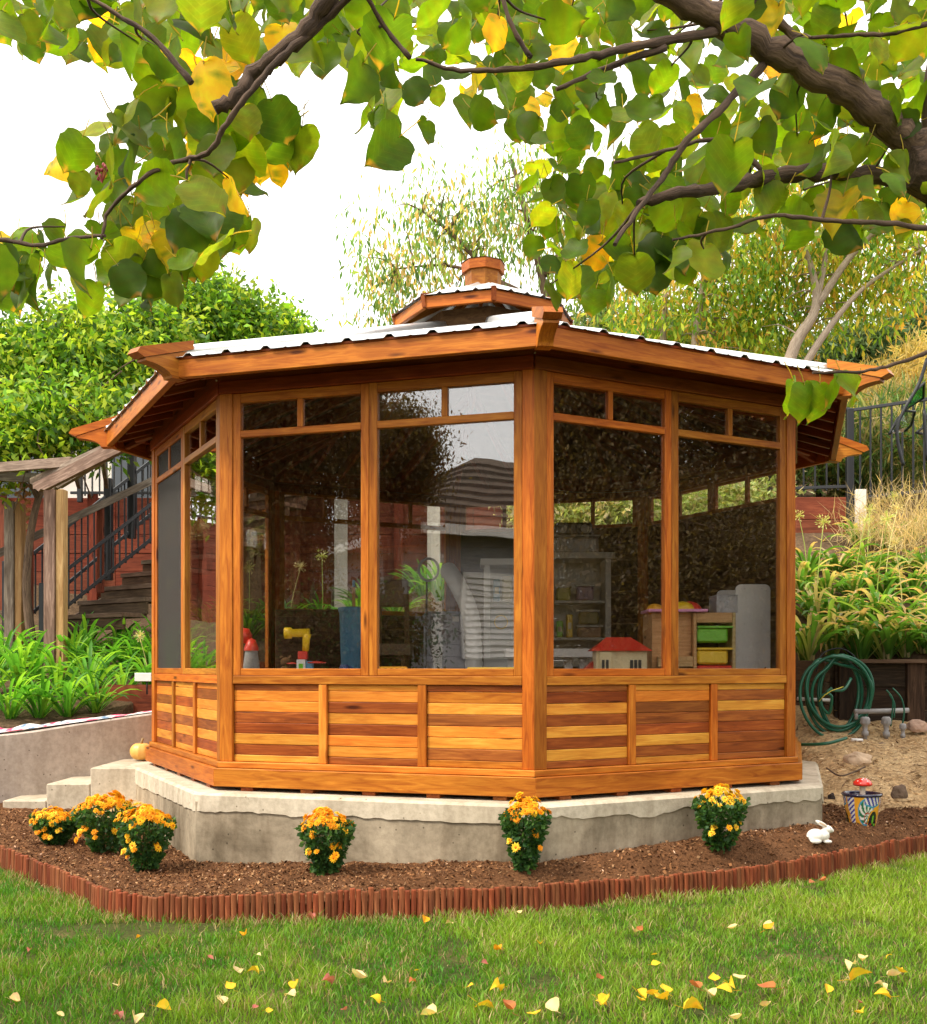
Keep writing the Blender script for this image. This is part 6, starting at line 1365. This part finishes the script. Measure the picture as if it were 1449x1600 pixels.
for px, rr, mt, nm in ((1028, .055, ORG, 'orange_shape'), (1072, .075, YEL, 'yellow_dome'), (1088, .085, RED, 'red_dome')):
    q = P(px, 957, Y); m = MB(); bb = MB(); blob(m, (q.x, Y + (.10 if nm != 'red_dome' else .22), zt + .022), (rr, .05, rr * .72)); m.build(nm, mt, t)
c_, s_ = pbox(1120, 1153, 931, 957, Y + .1, .22, zt + .002); t = thing('grey_box', (c_[0], c_[1], zt), 'plain light grey box behind the tall white cabinet', 'box'); m = MB(); m.box(c_, s_); m.build('carton', GREYB, t); m = MB(); m.box((c_[0], c_[1], c_[2] + s_[2] / 2 + .004), (s_[0] + .006, s_[1] + .006, .006)); m.build('lid', GREYB, t)
# white cabinet with rounded top
Y = 6.86; t = thing('white_cabinet', (P(1175, 1041, Y).x, Y, FZ), 'tall white cabinet end with rounded top corners near the right post', 'cabinet'); x0_, x1_, zt = P(1150, 0, Y).x, P(1204, 0, Y).x, P(0, 913, Y).z; r_ = .035
poly = [(x0_, FZ), (x1_, FZ)] + [(x1_ - r_ + r_ * math.sin(a), zt - r_ + r_ * math.cos(a)) for a in np.linspace(math.pi / 2, 0, 6)] + [(x0_ + r_ - r_ * math.sin(a), zt - r_ + r_ * math.cos(a)) for a in np.linspace(0, math.pi / 2, 6)]
n = len(poly)
for yy, nm in ((Y, 'end_panel'), (Y + .52, 'end_panel')): m = MB(); m.add([(x, yy, z) for x, z in poly] + [(x, yy + .018, z) for x, z in poly], [tuple(range(n)), tuple(range(n, 2 * n))[::-1]] + [(i, (i + 1) % n, n + (i + 1) % n, n + i) for i in range(n)]); m.build(nm, WHITE, t)
for f in (.25, .55, .9): z = FZ + (zt - FZ) * f; m = MB(); m.box(((x0_ + x1_) / 2, Y + .27, z), (x1_ - x0_ - .01, .5, .018)); m.build('shelf', WHITE, t)
for dx in (.25, .75):
    for py in (920, 975): m = MB(); q = Vector((x0_ + (x1_ - x0_) * dx, Y - .001, P(0, py, Y).z)); m.tube([q, q + Vector((0, -.002, 0))], .004, 8); m.build('screw', GREYB, t)
t = thing('hair_clip', P(1192, 1043, 6.45), 'dark brown bow shaped clip on the window ledge', 'clip'); S7 = Side(7); c = S7.W(1.60, 1.112, -.09); m = MB(); m.tube(catmull([c + Vector((-.06, 0, .02)), c + Vector((-.03, 0, 0)), c + Vector((0, .0, .012)), c + Vector((.03, 0, 0)), c + Vector((.062, .02, .03)), c + Vector((.05, .02, .0)), c + Vector((.0, 0, .010)), c + Vector((-.05, 0, .005))], 4), .005, 6); m.build('bow', W_BROWN, t)
m = MB(); S7.hb(m, .08, S7.L - .07, 1.085, 1.105, -.052, .11); m.build('window_ledge', W_MID, gz); m = MB(); ca.hb(m, .08, ca.L - .07, 1.085, 1.105, -.052, .11); m.build('window_ledge', W_MID, gz)
# blue bin with broom, dark cupboard, sign
t = thing('blue_bin', (P(552, 1041, 7.8).x, 7.8, FZ), 'tall faded blue plastic bin beside the left window mullion', 'bin'); c = Vector((P(556, 1041, 7.8).x, 7.8, FZ)); zt = P(0, 950, 7.8).z - FZ
m = MB(); m.lathe([(.085, 0), (.12, zt)], c, 20); m.build('bin_body', BLU, t); m = MB(); m.lathe([(.125, zt - .03), (.13, zt), (.11, zt + .005), (.1, zt - .1)], c, 20); m.build('rim', BLU, t)
t = thing('hand_brush', P(553, 948, 7.75), 'wooden handled brush with dark blue tip standing in the blue bin', 'brush'); a = P(553, 952, 7.78); m = MB(); m.board(a - Vector((0, 0, .2)), a + Vector((.0, 0, .16)), .022, .014, up=(1, 0, 0)); m.build('handle', W_PINE, t); m = MB(); m.box(a + Vector((0, 0, .185)), (.02, .02, .05)); m.build('tip', BLU, t)
t = thing('dark_cupboard', (P(480, 1041, 8.6).x, 8.6, FZ), 'dark brown cupboard at the back left inside the gazebo', 'cupboard'); c_, s_ = pbox(430, 545, 952, 1100, 8.7, .3, FZ); m = MB(); m.box(c_, s_, 0, .01); m.build('carcass', W_INT, t); m = MB(); m.box((c_[0], c_[1] - s_[1] / 2 - .012, c_[2] - .02), (s_[0] - .05, .02, s_[2] - .08)); m.build('door', W_BROWN, t)
t = thing('stuffed_toy', onT(447, 6.75), 'small brown stuffed toy beside the yellow and red toy', 'toy'); c = onT(447, 6.75); m = MB(); blob(m, c + Vector((0, 0, .05)), (.04, .035, .05)); blob(m, c + Vector((0, 0, .115)), (.034, .03, .032)); blob(m, c + Vector((-.027, 0, .145)), (.012, .01, .012)); blob(m, c + Vector((.027, 0, .145)), (.012, .01, .012)); m.build('body', flat('plush', (.13, .07, .035), .9, .1), t)
m = MB(); [blob(m, c + Vector((s * .012, -.028, .12)), (.003, .003, .003), None, 8, 6) for s in (-1, 1)]; m.build('eyes', DARKP, t)
t = thing('blue_jug', onT(540, 6.5), 'small dark blue toy jug near the mullion of the left window', 'toy'); c = onT(538, 6.5); m = MB(); m.lathe([(.03, 0), (.036, .05), (.026, .09), (.022, .10)], c, 16); m.build('jug', flat('jug_blue', (.03, .06, .20), .3), t); m = MB(); m.tube(catmull([c + Vector((.024, 0, .09)), c + Vector((.055, 0, .075)), c + Vector((.05, 0, .04)), c + Vector((.034, 0, .03))], 4), .005, 6); m.build('handle', flat('jug_blue2', (.03, .06, .20), .3), t)
t = thing('string_wire', P(940, 765, 8.9), 'thin pale string drooping across the inside of the back wall', 'string'); m = MB(); m.tube(catmull([P(866, 765, 8.9), P(900, 769, 9.0), P(940, 770, 9.0), P(985, 768, 9.0), P(1010, 764, 9.0)], 4), .003, 4); m.build('string', GRY, t)
t = thing('wooden_bench_seat', (P(640, 1041, 8.4).x, 8.4, FZ), 'brown upholstered chair back seen left of the ring light', 'chair'); c_, s_ = pbox(590, 638, 905, 948, 7.9, .08); m = MB(); m.box(c_, s_, 0, .02); m.build('backrest', flat('upholstery', (.15, .10, .06), .9), t); m = MB(); m.box((c_[0], 7.72, c_[2] - .42), (s_[0] + .08, .42, .08)); m.build('seat', flat('upholstery2', (.15, .10, .06), .9), t)
for dx in (-1, 1):
    for dy in (7.55, 7.93): m = MB(); zt_ = c_[2] - .46 if dy < 7.8 else c_[2]; m.board((c_[0] + dx * s_[0] * .45, dy, FZ), (c_[0] + dx * s_[0] * .45, dy, zt_), .035, .035, up=(1, 0, 0)); m.build('leg', W_INT, t)

# ------------------------------------------------------------------ neighbours behind the viewpoint (seen mirrored in the glass)
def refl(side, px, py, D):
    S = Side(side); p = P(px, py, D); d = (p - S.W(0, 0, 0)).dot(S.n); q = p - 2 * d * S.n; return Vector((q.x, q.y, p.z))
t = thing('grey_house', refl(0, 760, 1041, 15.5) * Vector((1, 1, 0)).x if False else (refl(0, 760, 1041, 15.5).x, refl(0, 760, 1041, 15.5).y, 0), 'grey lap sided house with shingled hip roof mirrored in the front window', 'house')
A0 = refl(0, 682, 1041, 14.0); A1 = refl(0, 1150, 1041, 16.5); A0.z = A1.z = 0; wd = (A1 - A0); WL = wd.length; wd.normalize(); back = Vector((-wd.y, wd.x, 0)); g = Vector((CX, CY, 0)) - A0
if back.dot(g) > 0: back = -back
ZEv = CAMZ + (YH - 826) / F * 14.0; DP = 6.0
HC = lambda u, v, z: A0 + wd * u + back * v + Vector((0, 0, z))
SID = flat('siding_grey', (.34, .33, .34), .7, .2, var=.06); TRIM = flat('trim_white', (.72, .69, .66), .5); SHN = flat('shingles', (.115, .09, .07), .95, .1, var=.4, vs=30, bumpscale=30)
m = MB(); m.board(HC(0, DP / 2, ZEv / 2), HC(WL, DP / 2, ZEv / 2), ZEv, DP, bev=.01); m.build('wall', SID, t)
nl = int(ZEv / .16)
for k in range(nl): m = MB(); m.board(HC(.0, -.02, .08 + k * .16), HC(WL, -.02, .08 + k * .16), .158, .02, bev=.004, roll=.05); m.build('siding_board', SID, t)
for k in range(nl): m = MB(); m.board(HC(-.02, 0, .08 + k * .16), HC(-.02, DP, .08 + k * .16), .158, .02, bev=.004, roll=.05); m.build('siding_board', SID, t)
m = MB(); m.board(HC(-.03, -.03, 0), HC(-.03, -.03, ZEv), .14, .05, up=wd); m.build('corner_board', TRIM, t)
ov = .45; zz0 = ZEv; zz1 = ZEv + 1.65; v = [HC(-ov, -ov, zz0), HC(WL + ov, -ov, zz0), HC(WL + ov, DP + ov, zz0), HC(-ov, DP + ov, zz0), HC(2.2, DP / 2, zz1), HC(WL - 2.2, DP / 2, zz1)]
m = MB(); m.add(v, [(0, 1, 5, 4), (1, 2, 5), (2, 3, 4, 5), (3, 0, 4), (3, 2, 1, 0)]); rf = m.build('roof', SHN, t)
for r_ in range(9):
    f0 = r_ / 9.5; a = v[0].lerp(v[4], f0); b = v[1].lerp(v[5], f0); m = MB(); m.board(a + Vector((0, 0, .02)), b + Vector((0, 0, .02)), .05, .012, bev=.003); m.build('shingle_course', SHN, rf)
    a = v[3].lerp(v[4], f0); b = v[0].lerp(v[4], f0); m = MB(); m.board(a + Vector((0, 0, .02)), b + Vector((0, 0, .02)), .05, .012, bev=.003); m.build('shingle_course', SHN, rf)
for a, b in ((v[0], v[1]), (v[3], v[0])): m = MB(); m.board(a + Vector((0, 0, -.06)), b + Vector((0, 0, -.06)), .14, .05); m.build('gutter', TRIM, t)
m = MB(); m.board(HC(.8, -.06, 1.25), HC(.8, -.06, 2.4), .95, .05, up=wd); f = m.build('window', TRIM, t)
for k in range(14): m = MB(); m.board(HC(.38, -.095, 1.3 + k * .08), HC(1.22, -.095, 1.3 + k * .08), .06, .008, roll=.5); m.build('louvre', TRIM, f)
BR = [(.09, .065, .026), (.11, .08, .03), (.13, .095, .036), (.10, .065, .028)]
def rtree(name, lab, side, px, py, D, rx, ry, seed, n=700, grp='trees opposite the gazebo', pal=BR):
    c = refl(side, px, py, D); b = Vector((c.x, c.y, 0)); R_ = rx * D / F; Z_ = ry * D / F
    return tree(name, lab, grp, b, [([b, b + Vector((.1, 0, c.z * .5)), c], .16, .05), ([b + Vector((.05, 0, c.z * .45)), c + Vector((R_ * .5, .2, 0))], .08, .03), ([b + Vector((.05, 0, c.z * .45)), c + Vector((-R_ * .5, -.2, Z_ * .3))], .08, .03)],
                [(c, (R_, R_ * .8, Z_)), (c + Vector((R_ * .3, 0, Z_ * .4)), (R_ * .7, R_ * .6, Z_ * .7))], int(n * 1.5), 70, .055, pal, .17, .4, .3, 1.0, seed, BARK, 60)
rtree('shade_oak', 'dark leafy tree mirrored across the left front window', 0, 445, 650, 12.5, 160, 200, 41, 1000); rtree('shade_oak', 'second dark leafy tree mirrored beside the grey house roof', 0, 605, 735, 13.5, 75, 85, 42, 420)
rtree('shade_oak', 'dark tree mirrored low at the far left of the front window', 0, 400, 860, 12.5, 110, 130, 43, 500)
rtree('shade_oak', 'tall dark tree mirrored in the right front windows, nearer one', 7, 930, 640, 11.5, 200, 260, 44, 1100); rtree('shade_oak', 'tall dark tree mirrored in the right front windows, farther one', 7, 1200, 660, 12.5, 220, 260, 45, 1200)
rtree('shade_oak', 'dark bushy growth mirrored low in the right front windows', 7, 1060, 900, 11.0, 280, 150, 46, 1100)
for sd_i, pxa, pxb, Da, Db, lb in ((7, 780, 1330, 13.2, 15.0, 'brown plank fence added under the dark trees to block horizon glare in the right windows'), (0, 250, 640, 13.6, 14.2, 'brown plank fence added under the dark trees to block horizon glare in the left window')):
    pa_, pb_ = refl(sd_i, pxa, 1041, Da), refl(sd_i, pxb, 1041, Db); plank_wall('horizon_block_fence', (pa_.x, pa_.y, 0), (pb_.x, pb_.y, 0), .0, 2.1, 12, W_BROWN, lb, 'fence', 2.4)  # unseen fences added to keep bright horizon sky out of the window reflections
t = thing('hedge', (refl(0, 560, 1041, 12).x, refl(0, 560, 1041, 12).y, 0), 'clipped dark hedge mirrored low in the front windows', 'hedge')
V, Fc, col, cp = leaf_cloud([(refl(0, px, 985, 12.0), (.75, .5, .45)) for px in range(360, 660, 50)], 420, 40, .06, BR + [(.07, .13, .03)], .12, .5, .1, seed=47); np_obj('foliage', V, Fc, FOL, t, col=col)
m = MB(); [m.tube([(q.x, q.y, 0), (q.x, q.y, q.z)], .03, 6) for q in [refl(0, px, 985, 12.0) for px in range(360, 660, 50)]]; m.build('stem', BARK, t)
